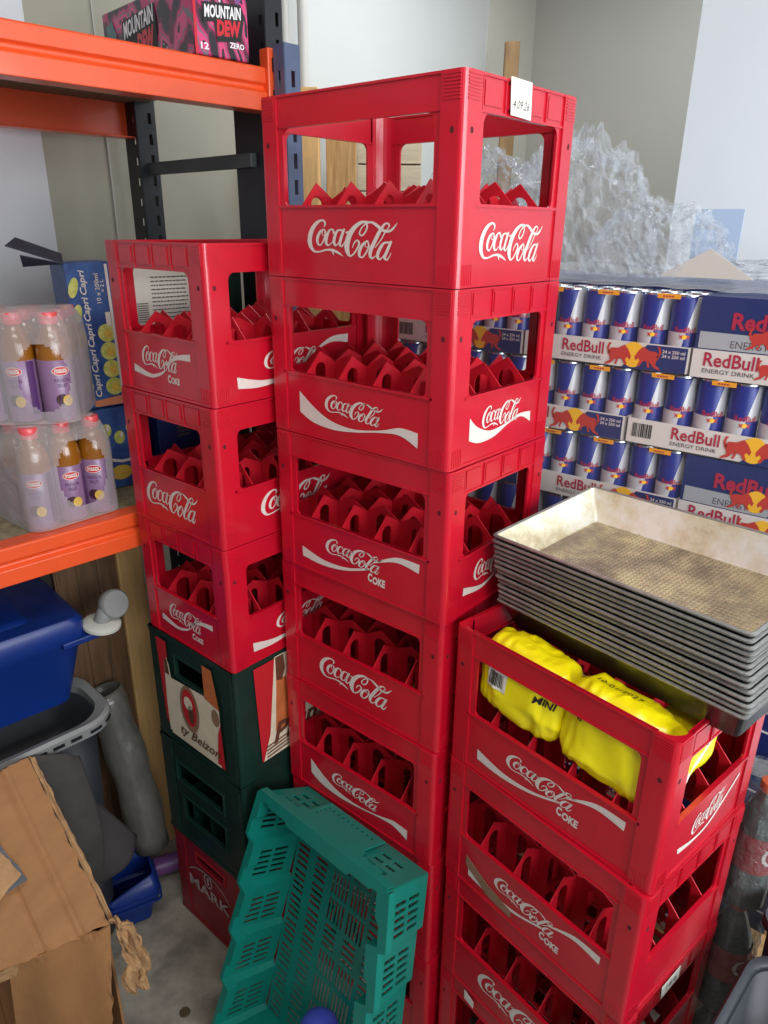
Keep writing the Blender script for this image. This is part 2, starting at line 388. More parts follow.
# ================================================================ CRATES
CL, CW, CH = .411, .307, .2755
HB = CH - .0016
PP = .040   # post width
def crate_body_mesh():
    bm = bmnew()
    def side(Ls, mp, pads):
        B = lambda x0,x1,y0,y1,z0,z1,mi=0: box(bm, x0,x1,y0,y1,z0,z1,mi,mp)
        a, b = PP, Ls-PP
        B(a-.004, b+.004, .0030, .0060, HB-.044, HB)            # rail sheet
        B(a-.004, b+.004, .0005, .0085, HB-.0035, HB)           # top lip
        B(a-.004, b+.004, .0012, .0095, HB-.0470, HB-.0435)     # rail lower ledge
        B(a-.004, b+.004, .0030, .0060, .003, .1125)            # lower panel
        B(a-.004, b+.004, .0000, .0080, .1085, .1125)           # ledge under the window
        B(a-.004, b+.004, .0008, .0080, .0000, .0045)           # foot lip
        for x0, x1, d in ((a-.004, a+.011, 1), (b-.011, b+.004, -1)):
            B(x0, x1, .0035, .0075, .1125, HB-.0435)            # window jambs
        r = .014; zt = HB-.047
        for xc, sg in ((a+.011, 1), (b-.011, -1)):               # rounded upper corners
            pts = [(xc, zt)] + [(xc+sg*(r-r*cos(t)), zt-r+r*sin(t)) for t in [k*pi/2/6 for k in range(7)]]
            prism(bm, pts, lambda x, z: mp(Vector((x, .0035, z))), lambda x, z: mp(Vector((x, .0075, z))))
            pts = [(xc, .1125)] + [(xc+sg*(.008-.008*cos(t)), .1125+.008-.008*sin(t)) for t in [k*pi/2/5 for k in range(6)]]
            prism(bm, pts, lambda x, z: mp(Vector((x, .0035, z))), lambda x, z: mp(Vector((x, .0075, z))))
        if pads:
            n = 4; w = (b-a)/n
            for k in range(n):
                B(a+w*k+.008, a+w*(k+1)-.008, .0010, .0035, HB-.038, HB-.008)
                B(a+w*k+.002, a+w*k+.004, .0005, .0035, HB-.044, HB-.003)
        for k in range(8):                                       # grip ribs
            z = HB-.035+k*.0042
            for x0, x1 in ((.007, PP-.005), (Ls-PP+.005, Ls-.007)):
                B(x0, x1, -.0012, .001, z, z+.002)
        for k in range(6):
            for x0 in (.010, Ls-.010-.0262):
                x = x0 + k*.0046
                B(x, x+.002, -.0008, .001, .004, .032)
        for x in (.019, Ls-.019):                                # latch holes
            pts = ell(x, HB-.071, .0035, .0045, 12)
            prism(bm, pts, lambda x, z: mp(Vector((x, -.0003, z))), lambda x, z: mp(Vector((x, .002, z))), 1)
    hx, hy = CL/2, CW/2
    side(CL, lambda p: Vector((p.x-hx, p.y-hy, p.z)), False)
    side(CL, lambda p: Vector((hx-p.x, hy-p.y, p.z)), False)
    side(CW, lambda p: Vector((hx-p.y, p.x-hy, p.z)), True)
    side(CW, lambda p: Vector((-hx+p.y, hy-p.x, p.z)), True)
    # corner posts
    prof = [(PP,0)] + [(.010-.010*sin(t), .010-.010*cos(t)) for t in [k*pi/2/6 for k in range(7)]] + [(0,PP),(.006,PP)] + \
           [(.006+.028-.028*cos(t), PP-.004-.028*sin(t)) for t in [k*pi/2/6 for k in range(7)]] + [(PP,.006)]
    prof = [(PP,0)] + prof[1:8] + [(0,PP),(.006,PP)] + [(.034-.028*cos(t), .034-.028*sin(t)) for t in [k*pi/2/6 for k in range(7)]] + [(PP,.006)]
    for sx, sy in ((1,1),(1,-1),(-1,1),(-1,-1)):
        f = lambda z: (lambda x, y: Vector((sx*(x-hx), sy*(y-hy), z)))
        prism(bm, prof, f(0), f(HB))
    bmesh.ops.recalc_face_normals(bm, faces=bm.faces)
    # floor lattice
    n = 12
    for k in range(n+1):
        x = -hx+.008 + k*(CL-.016)/n
        box(bm, x-.004, x+.004, -hy+.006, hy-.006, .002, .007)
    for k in range(9):
        y = -hy+.008 + k*(CW-.016)/8
        box(bm, -hx+.006, hx-.006, y-.004, y+.004, .003, .008)
    return bm
def divider_mesh():
    bm = bmnew()
    hx, hy = CL/2, CW/2
    def seg(mp, x0, x1, z0, z1, zpk, hw):
        """gable between x0 and x1 with an arch in it. mp(x,z,side)"""
        c = (x0+x1)/2; w = hw/2
        zt = zpk-.020; zb = .010
        arch = [(c+w*cos(t), zt-w+w*sin(t)) for t in [pi-k*pi/8 for k in range(9)]]
        top = lambda x: (z0+(zpk-z0)*(x-x0)/(c-x0)) if x <= c else (zpk+(z1-zpk)*(x-c)/(x1-c))
        polys = [[(x0, zb), (c-w, zb), (c-w, zt-w), (c-w, top(c-w)), (x0, z0)],
                 [(x1, zb), (x1, z1), (c+w, top(c+w)), (c+w, zt-w), (c+w, zb)]]
        for i in range(8):
            a, b = arch[i], arch[i+1]
            polys.append([a, b, (b[0], top(b[0])), (a[0], top(a[0]))])
        for p in polys: prism(bm, p, lambda x, z: mp(x, z, -.0011), lambda x, z: mp(x, z, .0011))
    PK, VA, WL = .1475, .124, .108
    nx, ny = 5, 4
    xs = [-hx+.006 + k*(CL-.012)/nx for k in range(nx+1)]; ys = [-hy+.006 + k*(CW-.012)/ny for k in range(ny+1)]
    for j in range(1, ny):
        for i in range(nx):
            seg(lambda x, z, s: Vector((x, ys[j]+s, z)), xs[i], xs[i+1], WL if i == 0 else VA, WL if i == nx-1 else VA, PK-(.006 if i % 2 else 0), .034 if i % 2 == 0 else .020)
    for i in range(1, nx):
        for j in range(ny):
            seg(lambda y, z, s: Vector((xs[i]+s, y, z)), ys[j], ys[j+1], WL if j == 0 else VA, WL if j == ny-1 else VA, PK-(.004 if j % 2 else 0), .026)
    return bm
_b = obj('crate_body', crate_body_mesh(), [M['red'], M['hole']]); BODY = _b.data; bpy.data.objects.remove(_b)
_b = obj('bottle_divider', divider_mesh(), [M['red2']]); DIV = _b.data; bpy.data.objects.remove(_b)
RB_TOP = [(.065,.196),(.107,.223),(.149,.239),(.202,.243),(.260,.234),(.303,.222),(.340,.224)]
RB_BOT = [(.065,.234),(.098,.248),(.149,.253),(.202,.248),(.260,.238),(.303,.235),(.340,.249)]
SB_TOP = [(.057,.199),(.079,.217),(.118,.230),(.166,.226),(.205,.217),(.243,.219)]
SB_BOT = [(.057,.236),(.086,.245),(.129,.243),(.172,.229),(.212,.223),(.245,.238)]
def logo_polys(kind, short):
    P = []
    if kind == 'A': P += script_polys(.056,.232,.186,.240,.004) if short else script_polys(.099,.290,.184,.238,.004)
    if kind == 'B':
        P += script_polys(.093,.208,.188,.226,0) if short else script_polys(.131,.266,.190,.224,.006)
        P += ribbon(SB_TOP, SB_BOT) if short else ribbon(RB_TOP, RB_BOT)
    if kind == 'C':
        if short:
            P += script_polys(.089,.207,.186,.226,.002)
            P += ribbon([(.058,.225),(.110,.238),(.140,.234),(.163,.225)], [(.056,.240),(.110,.246),(.145,.238),(.163,.227)])
            P += ribbon([(.165,.214),(.202,.195),(.245,.188)], [(.165,.218),(.202,.203),(.244,.201)])
            P += text_polys('C', .168,.178,.233,.249, .05, .1) + text_polys('OKE', .1785,.206,.2365,.249, .05, .1)
        else:
            P += script_polys(.122,.264,.189,.224,.004)
            P += ribbon([(.056,.228),(.115,.241),(.175,.238),(.232,.221)], [(.057,.249),(.110,.253),(.172,.245),(.232,.225)])
            P += ribbon([(.244,.205),(.295,.180),(.346,.178)], [(.244,.207),(.295,.190),(.345,.195)])
            P += text_polys('C', .228,.239,.230,.248, .05, .1) + text_polys('OKE', .2395,.270,.234,.250, .05, .1)
    if kind == 'D':   # worn thin script with ribbon, used on one short face
        P += script_polys(.105,.205,.196,.232,-.012)
        P += ribbon([(.065,.228),(.118,.240),(.170,.234),(.250,.188)], [(.068,.240),(.118,.246),(.172,.240),(.252,.194)])
    return P
_lg = {}
def logo_obj(kind, face, parent, dx=0):
    """face: 0 long front(-y), 1 short right(+x), 2 short left (-x), 3 long back"""
    key = (kind, face, dx)
    if face != 0: dx = 0
    if key not in _lg:
        bm = bmnew(); hx, hy = CL/2, CW/2; Z = lambda d: CH-d; e = .0034-.0012-.0002
        e = .0022
        fn = {0: lambda x, d: Vector((x-hx+dx, -hy+e, Z(d))), 1: lambda x, d: Vector((hx-e, x-hy, Z(d))),
              2: lambda x, d: Vector((-hx+e, hy-x, Z(d))), 3: lambda x, d: Vector((hx-x, hy-e, Z(d)))}[face]
        put(bm, logo_polys(kind, face in (1, 2)), fn)
        for f in bm.faces:
            pass
        me = bpy.data.meshes.new('logo'); bm.to_mesh(me); bm.free(); me.materials.append(M['white']); _lg[key] = me
    o = bpy.data.objects.new('logo', _lg[key]); COL.objects.link(o); o.parent = subparent('logo', parent)
    return o
def place_box(F, th, kind, z):
    if kind == 'long': F = (F[0]+.001, F[1]-.0045)
    """centre and yaw of a 0.4 x 0.3 footprint from its front corner"""
    A, B = (CL, CW) if kind == 'long' else (CW, CL)
    cx = F[0] - cos(th)*A/2 + sin(th)*B/2; cy = F[1] + sin(th)*A/2 + cos(th)*B/2
    return (cx, cy, z), (-th if kind == 'long' else pi/2-th)
def soda_crate(F, th, kind, z, label, logos, group):
    loc, yaw = place_box(F, th, kind, z)
    t = thing('bottle_crate', label, 'crate', loc, yaw, group)
    b = bpy.data.objects.new('crate_body', BODY); COL.objects.link(b); b.parent = t
    d = bpy.data.objects.new('bottle_divider', DIV); COL.objects.link(d); d.parent = t
    for face, k in logos: logo_obj(k, face, t, .008 if kind == 'long' else 0)
    return t
ZG = .8809
C2 = [(.0983,1.0796,.7126),(.0974,1.0804,.717),(.1025,1.0813,.7042),(.1025,1.09,.6962),(.0992,1.0873,.7025),(.1028,1.0887,.706),(.1048,1.0867,.706)]
L2 = [('red bottle crate on top of the tall centre stack, dated white tag on its rim', [(0,'A'),(1,'A')]),
      ('red bottle crate second from top of the tall centre stack, broad white ribbon', [(0,'B'),(1,'B')]),
      ('red bottle crate third from top of the tall centre stack, small Coke word', [(0,'C'),(1,'C')]),
      ('red bottle crate fourth from top of the tall centre stack, no ribbon', [(0,'A')]),
      ('red bottle crate of the tall centre stack just above the teal basket', [(0,'B')]),
      ('red bottle crate sixth from top of the tall centre stack behind the teal basket', [(0,'C')]),
      ('red bottle crate at the very bottom of the tall centre stack', [(0,'A')])]
for k in range(7):
    x, y, th = C2[k]
    c = soda_crate((x, y), th, 'long', (6-k)*CH, L2[k][0], L2[k][1]+[(2,'A')], 'red bottle crates in the tall centre stack')
    if k == 0: TOPC = c
C3 = [(.3947,.7856,.8577),(.3884,.7808,.8751),(.3933,.7823,.8672),(.3917,.785,.875)]
L3 = [('red bottle crate on the right stack holding yellow bags under the baking pans', [(0,'C'),(1,'D')]),
      ('red bottle crate second from top of the right stack, ribbon smudged olive', [(0,'C')]),
      ('red bottle crate third from top of the right stack, small white side tag', [(0,'A')]),
      ('red bottle crate at the bottom of the right stack', [(0,'A')])]
for k in range(4):
    x, y, th = C3[k]
    c = soda_crate((x, y), th, 'long', (3-k)*CH, L3[k][0], L3[k][1], 'red bottle crates in the right stack')
    if k == 0: BAGC = c
    if k == 1: SMUDGE = c
    if k == 2: TAGC = c
    if k == 3: LOWC = c
C1 = [(-.3013,1.2561,.7073),(-.303,1.2538,.7072),(-.3029,1.254,.7129)]
L1 = [('red bottle crate on top of the left stack beside the shelf', [(2,'C'),(0,'C')]),
      ('red bottle crate in the middle of the three reds of the left stack', [(2,'A'),(0,'A')]),
      ('red bottle crate of the left stack resting on the printed green crate', [(2,'C'),(0,'C')])]
for k in range(3):
    x, y, th = C1[k]
    soda_crate((x, y), th, 'short', ZG+(2-k)*CH, L1[k][0], L1[k][1], 'red bottle crates in the left stack')
# tag and repairs on the crates (parts that move with the crate)
def crate_face_part(crate, name, face, mats, builder, label=None):
    bm = bmnew(); hx, hy = CL/2, CW/2
    fn = {0: lambda x, d, e=0: Vector((x-hx, -hy-e, CH-d)), 1: lambda x, d, e=0: Vector((hx+e, x-hy, CH-d))}[face]
    builder(bm, fn); o = obj(name, bm, mats, crate)
    if label: o['label'] = label
    return o
def b_tag(bm, fn):
    prism(bm, [(.104,-.001),(.160,.000),(.163,.048),(.108,.046)], lambda x, d: fn(x, d, .0022), lambda x, d: fn(x, d, .0030))
    put(bm, text_polys('4.09.26', .112,.156,.026,.037,.0,.3), lambda x, d: fn(x, d, .0033), 1)
crate_face_part(TOPC, 'paper_tag', 1, [M['paper'], M['ink']], b_tag, 'white paper tag with a handwritten date')
def b_tag2(bm, fn):
    prism(bm, [(.105,.002),(.165,.000),(.167,.030),(.110,.034)], lambda x, d: fn(x, d, .0022), lambda x, d: fn(x, d, .0028))
    put(bm, text_polys('14.6', .120,.155,.010,.022,.01,.2), lambda x, d: fn(x, d, .0031), 1)
crate_face_part(TAGC, 'paper_tag', 1, [M['paper'], M['ink']], b_tag2, 'white paper tag with handwriting')
def b_smudge(bm, fn):
    P = [(.058,.205),(.115,.232),(.172,.246),(.172,.262),(.115,.258),(.058,.228)]
    prism(bm, P, lambda x, d: fn(x, d, -.0021), lambda x, d: fn(x, d, -.0016))
M['olive'] = mat('olive_tape', (126,104,70), .5, var=.4, vscale=50, col2=(150,110,90))
crate_face_part(SMUDGE, 'tape_patch', 0, [M['olive']], b_smudge, 'olive worn tape strip')
def b_tag3(bm, fn):
    prism(bm, [(.078,.006),(.104,.016),(.104,.034),(.079,.030)], lambda x, d: fn(x, d, .0022), lambda x, d: fn(x, d, .0028))
crate_face_part(LOWC, 'paper_tag', 0, [M['paper']], b_tag3, 'torn scrap of white label')

# ---------------------------------------------------------------- closed beer crates
def shell_crate(name, label, F, th, z0, H, mt, fronts, group=None):
    """fronts: list of holes on the short face (y .. across, zdown)"""
    A, B = CW, CL
    loc, yaw = place_box(F, th, 'short', z0)
    t = thing(name, label, 'crate', loc, yaw, group)
    hx, hy = CL/2, CW/2; H2 = H-.0015; bm = bmnew()
    def side(Ls, mp, holes):
        slotted(bm, Ls-.0, H2, [(a, b, H2-d, H2-c) for a, b, c, d in holes], lambda x, z: mp(x, z))
    # walls (thickness through solidify)
    side(CW, lambda x, z: Vector((-hx+.004, hy-x, z)), fronts)
    side(CL, lambda x, z: Vector((x-hx, -hy+.004, z)), [])
    side(CW, lambda x, z: Vector((hx-.004, x-hy, z)), [])
    side(CL, lambda x, z: Vector((hx-x, hy-.004, z)), [])
    slotted(bm, CL, CW, [], lambda x, y: Vector((x-hx, y-hy, .006)))
    o = obj('crate_body', bm, mt, t, solid=.006)
    bm = bmnew()
    # rounded corner posts and the rims
    for sx, sy in ((1,1),(1,-1),(-1,1),(-1,-1)):
        pr = [(.045,0)] + [(.014-.014*sin(a), .014-.014*cos(a)) for a in [k*pi/2/6 for k in range(7)]] + [(0,.045),(.006,.045),(.006,.006),(.045,.006)]
        f = lambda z: (lambda x, y: Vector((sx*(x-hx-.0015), sy*(y-hy-.0015), z)))
        prism(bm, pr, f(0), f(H2))
    for z0_, z1_ in ((H2-.012, H2), (0, .010)):
        box(bm, -hx-.001, hx+.001, -hy-.001, -hy+.006, z0_, z1_); box(bm, -hx-.001, hx+.001, hy-.006, hy+.001, z0_, z1_)
        box(bm, -hx-.001, -hx+.006, -hy, hy, z0_, z1_); box(bm, hx-.006, hx+.001, -hy, hy, z0_, z1_)
    obj('corner_frame', bm, mt, t, smooth=True)
    for (a, b, c, d) in fronts:
        bm = bmnew(); r = .006
        for x0, x1, e0, e1 in ((a-r, b+r, c-r, c), (a-r, b+r, d, d+r), (a-r, a, c, d), (b, b+r, c, d)):
            box(bm, -hx-.003, -hx+.004, hy-x1, hy-x0, H2-e1, H2-e0)
        obj('handhold', bm, mt, t, bevel=.002)
    return t, hx, hy, H2
g1, hx, hy, H2 = shell_crate('beer_crate', 'dark green beer crate with printed cream label in the left stack', (-.3066,1.2566), .7085, .5837, .2972, M['green_d'], [(.098,.202,.046,.096)], 'green beer crates in the left stack')
bm = bmnew()
e = .0026
fL = lambda x, d, k=0: Vector((-hx-e-k*.0004, hy-x, H2-d))
fR = lambda x, d, k=0: Vector((x-hx, -hy-e-k*.0004, H2-d))
# left (short) face print: s from the right edge in the measurement = CW - x
put(bm, [[(.030,.018),(.070,.018),(.062,.27),(.040,.24)]], lambda x, d: fL(x, d, 0), 1)
put(bm, [[(.075,.110),(.215,.100),(.254,.112),(.254,.270),(.060,.270),(.058,.150)]], lambda x, d: fL(x, d, 1), 0)
put(bm, [[(.056,.075),(.066,.060),(.074,.075),(.084,.150),(.094,.190),(.094,.265),(.052,.265),(.050,.190)]], lambda x, d: fL(x, d, 2), 0)
put(bm, [[(.058,.064),(.068,.064),(.073,.105),(.056,.105)]], lambda x, d: fL(x, d, 3), 2)
put(bm, [ell(.142,.165,.036,.062)], lambda x, d: fL(x, d, 4), 5)
put(bm, [ell(.142,.162,.027,.050)], lambda x, d: fL(x, d, 5), 1)
put(bm, [ell(.140,.150,.016,.018)], lambda x, d: fL(x, d, 6), 0)
put(bm, [ell(.148,.176,.012,.024)], lambda x, d: fL(x, d, 6), 2)
put(bm, [[(.238,.02),(.205,.02),(.205,.105),(.256,.115)]], lambda x, d: fL(x, d, 3), 3)
put(bm, [[(.205,.092),(.256,.105),(.256,.113),(.205,.102)]], lambda x, d: fL(x, d, 4), 3)
put(bm, [ell(.240,.140,.014,.022)], lambda x, d: fL(x, d, 4), 5)
put(bm, [[(.245,.180),(.256,.150),(.262,.268),(.235,.268)]], lambda x, d: fL(x, d, 4), 1)
put(bm, text_polys('ty Beizon', .100,.248,.222,.256,.01,.45), lambda x, d: fL(x, d, 7), 2)
put(bm, [[(.062,.262),(.250,.262),(.250,.268),(.062,.268)]], lambda x, d: fL(x, d, 7), 0)
# right (long) face print
put(bm, [[(.052,.014),(.110,.014),(.085,.255),(.062,.262)]], lambda x, d: fR(x, d, 0), 1)
put(bm, [[(.110,.010),(.340,.010),(.345,.262),(.066,.262),(.088,.20)]], lambda x, d: fR(x, d, 1), 0)
put(bm, [[(.112,.012),(.135,.012),(.138,.05),(.128,.075),(.112,.070)]], lambda x, d: fR(x, d, 2), 2)
put(bm, [[(.112,.070),(.140,.070),(.146,.20),(.104,.20)]], lambda x, d: fR(x, d, 2), 4)
put(bm, text_polys('Pilsn', .096,.230,.180,.232,.03,.3), lambda x, d: fR(x, d, 4), 2)

for k in range(4): put(bm, [[(.075,.226+k*.009),(.14,.222+k*.009),(.14,.226+k*.009),(.075,.230+k*.009)]], lambda x, d: fR(x, d, 3), 2)
o = obj('printed_label', bm, [M['cream'], M['green_b'], M['brown'], M['amber'], M['amber'], M['olive']], g1)
o['label'] = 'faded red and cream beer print'
g2, hx, hy, H2 = shell_crate('beer_crate', 'plain dark green beer crate resting on the red MARK crate', (-.3069,1.2556), .7021, .2864, .2973, M['green_d'], [(.060,.236,.060,.112), (.075,.235,.158,.225)], 'green beer crates in the left stack')
bm = bmnew()
for x in (-.10, -.02, .06):   # inner divider plates and bottle necks visible behind the openings
    box(bm, x-.002, x+.002, -.14, .14, .01, .16)
for y in (-.07, .0, .07): box(bm, -.19, .19, y-.002, y+.002, .01, .16)
obj('bottle_divider', bm, M['green_d'], g2)
g3, hx, hy, H2 = shell_crate('beer_crate', 'dark red crate marked MARK on the floor, bottom of the left stack', (-.3043,1.2554), .7082, 0, .2862, mat('dark_red_plastic', (150,22,36), .45, var=.25), [(.092,.204,.037,.062)])
bm = bmnew(); fl = lambda x, d: Vector((-hx-.0032, hy-x, H2-d))
put(bm, text_polys('MARK', .055,.222,.122,.158,.02), fl)
for a in range(40):
    t0, t1 = 2*pi*a/40, 2*pi*(a+1)/40
    if 22 < a < 38:
        put(bm, [[(.138+.092*cos(t0), .135+.062*sin(t0)), (.138+.092*cos(t1), .135+.062*sin(t1)), (.138+.089*cos(t1), .135+.059*sin(t1)), (.138+.089*cos(t0), .135+.059*sin(t0))]], fl)
R0 = ell(.138,.096,.017,.024,16); R1 = ell(.138,.096,.013,.019,16)
for k in range(16): put(bm, [[R0[k], R0[(k+1)%16], R1[(k+1)%16], R1[k]]], fl)
put(bm, [[(.134,.084),(.142,.084),(.142,.108),(.134,.108)]], fl)
obj('printed_emblem', bm, mat('grey_print', (178,160,156), .6), g3)

# ================================================================ TEAL BASKET
A0 = Vector((-.2617,1.238,.5935)); BR = Matrix.Rotation(-.814, 4, 'Z') @ Matrix.Rotation(-.321, 4, 'X') @ Matrix.Rotation(-.081, 4, 'Y')
tb = thing('stacking_basket', 'teal slotted plastic basket standing on its end against the tall crate stack', 'basket', A0)
tb.rotation_euler = BR.to_euler()
BA, BD, BL = .391, .130, .575
NB = 5; WB = BL/NB
def saw(z):
    """z measured down from the top; shingled bays step outwards"""
    f = (z % WB)/WB
    return .017*min(1, f/.93) if f < .93 else .017*(1-(f-.93)/.07)
def wall_holes_v(Ly):
    hs = []
    for k in range(NB):
        for g in (0, 1):
            y0 = Ly*.22 + g*Ly*.33; y1 = y0 + Ly*.27
            for r in range(5):
                z0 = WB*k + WB*.26 + r*WB*.125; hs.append((y0, y1, z0, z0+WB*.065))
    return hs
ti = .012
def bp(x, y, z):
    t = y/BD*ti
    return Vector((t + x*(BA-2*t)/BA, y, -t + z*(BL-2*t)/BL))
EYL = [WB*k for k in range(NB+1)] + [WB*(k+.93) for k in range(NB)]
for sg, X in ((-1, 0), (1, BA)):
    bm = bmnew(); slotted(bm, BD, BL, wall_holes_v(BD), lambda y, z: bp(X, y, -z) + Vector((sg*saw(z-1e-6 if z > 0 else 0)*(1-.35*y/BD), 0, 0)), ey=EYL)
    obj('long_wall', bm, M['teal'], tb, solid=.003)
def swz(x):
    return .014 if .10 < x < .29 else (.007 if .05 < x < .34 else 0)
hs = []
for k, (xa, xb) in enumerate(((.030,.100), (.295,.365))):
    for g in (0, 1):
        for r in range(3): hs.append((xa+g*.033, xa+g*.033+.026, .034+r*.026, .034+r*.026+.011))
hs2 = [(.125,.265,.026,.102)]
for Z in (0, -BL):
    bm = bmnew(); slotted(bm, BA, BD, hs+hs2, lambda x, y: bp(x, y, Z) + Vector((0, 0, 0)), ex=(.10,.29))
    obj('short_wall', bm, M['teal'], tb, solid=.003)
bm = bmnew(); NX, NZ = 6, 9
bw, bh = (BA-2*ti)/NX, (BL-2*ti)/NZ
for i in range(NX):
    for j in range(NZ):
        dx, dz = (i+.5-NX/2)/(NX/2), (j+.5-NZ/2)/(NZ/2); hh = []
        if abs(dz) > abs(dx)-.05 and not (dz > 0 and dx < 0 and abs(dx) > .3):
            for r in range(5): hh.append((.006+r*.0108, .0125+r*.0108, .005, bh-.005))
        else:
            for r in range(4): hh.append((.006, bw-.016, .005+r*.0142, .0125+r*.0142))
        sl = .16
        slotted(bm, bw, bh, hh, lambda x, y, i=i, j=j: Vector((ti+i*bw+x, BD, -ti-j*bh-y)))
bmesh.ops.remove_doubles(bm, verts=bm.verts, dist=.0001)
obj('base_lattice', bm, M['teal'], tb, solid=.0035)
# rim channel that follows the stepped walls
NR = 60
for sg, X, wd in ((-1, 0, .012), (1, BA, .024)):
    bm = bmnew()
    rows_ = []
    for k in range(NR+1):
        z = BL*k/NR; o = sg*saw(min(z, BL-1e-4))
        st = .010 if (z % WB)/WB > .5 else 0
        rows_.append([(X+o+sg*.006, .014, -z), (X+o+sg*.006, 0, -z), (X+o-sg*(wd-st), 0, -z), (X+o-sg*(wd-st), .026, -z)])
    for k in range(NR):
        A = [bm.verts.new(p) for p in rows_[k]]; Bv = [bm.verts.new(p) for p in rows_[k+1]]
        for q in range(3): bm.faces.new([A[q], A[q+1], Bv[q+1], Bv[q]])
    bmesh.ops.remove_doubles(bm, verts=bm.verts, dist=.00005)
    obj('side_rim', bm, M['teal'], tb, solid=.0025)
prev = None
xs_ = [0,.035,.040,.095,.103,.287,.295,.350,.355,BA]
dp = [.004,.004,.014,.014,.030,.030,.014,.014,.004,.004]
for Z, sg in ((0, 1), (-BL, -1)):
    prev = None; bm = bmnew()
    for x, d in zip(xs_, dp):
        row = [bm.verts.new(p) for p in ((x, .014+d, Z+sg*.006), (x, 0, Z+sg*.006), (x, 0, Z-sg*(.010+d*.5)), (x, .022, Z-sg*(.010+d*.5)))]
        if prev:
            for q in range(3): bm.faces.new([prev[q], prev[q+1], row[q+1], row[q]])
        prev = row
    obj('end_rim', bm, M['teal'], tb, solid=.0025)
bm = bmnew()
slotted(bm, .166, .092, [(.010+r*.0145, .0175+r*.0145, .010, .016) for r in range(10)] + [(.010+r*.0145, .0175+r*.0145, .070, .077) for r in range(10)] + [(.010, .017, .022+r*.012, .028+r*.012) for r in range(4)], lambda x, y: Vector((.112+x, .018+y, .003)))
obj('handle_plate', bm, M['teal'], tb, solid=.003)
bl = BR.to_3x3() @ Vector((.225, .080, -.432))
bm = bmnew(); bmesh.ops.create_uvsphere(bm, u_segments=28, v_segments=16, radius=.042)
for v in bm.verts: v.co.z *= .8
o = obj('plastic_bowl', bm, mat('violet_blue_plastic', (70,80,190), .4), loc=A0+bl, smooth=True); tag(o, 'violet blue rounded plastic bowl lying inside the teal basket', 'bowl')

# ================================================================ BAKING PANS
PA = Vector((.1857,1.1405,1.2468)); PR = (Matrix.Rotation(-.9353, 4, 'Z') @ Matrix.Rotation(.1382, 4, 'X') @ Matrix.Rotation(-.06, 4, 'Y'))
PLn, PWd, PD = .456, .262, .058
NP = 14; SP = .128/(NP-1)
def pan_meshes():
    # walls and bottom in one sheet; inner and outer skins separate
    ins = .020
    def ring(o, z, r=.012):
        pts = []
        for (cx, cy, a0) in ((PLn-o-r, o+r, -pi/2), (PLn-o-r, PWd-o-r, 0), (o+r, PWd-o-r, pi/2), (o+r, o+r, pi)):
            for k in range(4): a = a0 + k*pi/2/3; pts.append((cx+r*cos(a), cy+r*sin(a), z))
        return pts
    bi = bmnew(); rs = [ring(.004, 0, .008), ring(ins, -PD+.003, .010), ring(ins+.004, -PD, .010)]
    vs = [[bi.verts.new(p) for p in r] for r in rs]; n = len(rs[0])
    for a in range(2):
        for k in range(n): bi.faces.new([vs[a][k], vs[a][(k+1)%n], vs[a+1][(k+1)%n], vs[a+1][k]])
    f = bi.faces.new(vs[2]); f.material_index = 1
    bo = bmnew(); rs = [ring(.003, -.001, .008), ring(ins-.001, -PD+.002, .010), ring(ins+.003, -PD-.0012, .010)]
    vs = [[bo.verts.new(p) for p in r] for r in rs]
    for a in range(2):
        for k in range(n): bo.faces.new([vs[a][k], vs[a+1][k], vs[a+1][(k+1)%n], vs[a][(k+1)%n]])
    bo.faces.new(vs[2][::-1])
    br = bmnew(); prof = [(-.0010,-.0030),(-.0016,0),(.0015,.0016),(.0045,0),(.0040,-.0022),(.0020,-.0036)]
    rr = [[br.verts.new(p) for p in ring(o, z, .007)] for o, z in prof]
    for v in br.verts:
        w = noise.noise(Vector((v.co.x*18, v.co.y*18, 0)))*.0009; v.co.z += w
    for a in range(len(rr)):
        b = (a+1) % len(rr)
        for k in range(n): br.faces.new([rr[a][k], rr[a][(k+1)%n], rr[b][(k+1)%n], rr[b][k]])
    return bi, bo, br
pan0 = thing('baking_pan', 'baking pan on top of the pan stack, its stained inside open to view', 'baking pan', PA, 0, 'nested baking pans on the right crate stack', rot=PR.to_euler())
bi, bo, br = pan_meshes()
obj('pan_inside', bi, [M['patina'], M['patgrid']], pan0, smooth=True)
obj('pan_outside', bo, [M['steel_d']], pan0, smooth=True)
obj('pan_rim', br, [M['steel_r']], pan0, smooth=True)
pn = PR.to_3x3() @ Vector((0,0,1)); px_ = PR.to_3x3() @ Vector((1,0,0)); py_ = PR.to_3x3() @ Vector((0,1,0))
ords = ['second','third','fourth','fifth','sixth','seventh','eighth','ninth','tenth','eleventh','twelfth','thirteenth']
for k in range(1, NP):
    jx, jy = random.uniform(-.0025,.0025), random.uniform(-.002,.002)
    lab = 'dark steel baking pan, %s from the top of the pan stack' % ords[k-1] if k < NP-1 else 'lowest baking pan of the stack, sunk into the right top crate'
    c = copy_thing(pan0, loc=PA - pn*SP*k + px_*jx + py_*jy, label=lab)

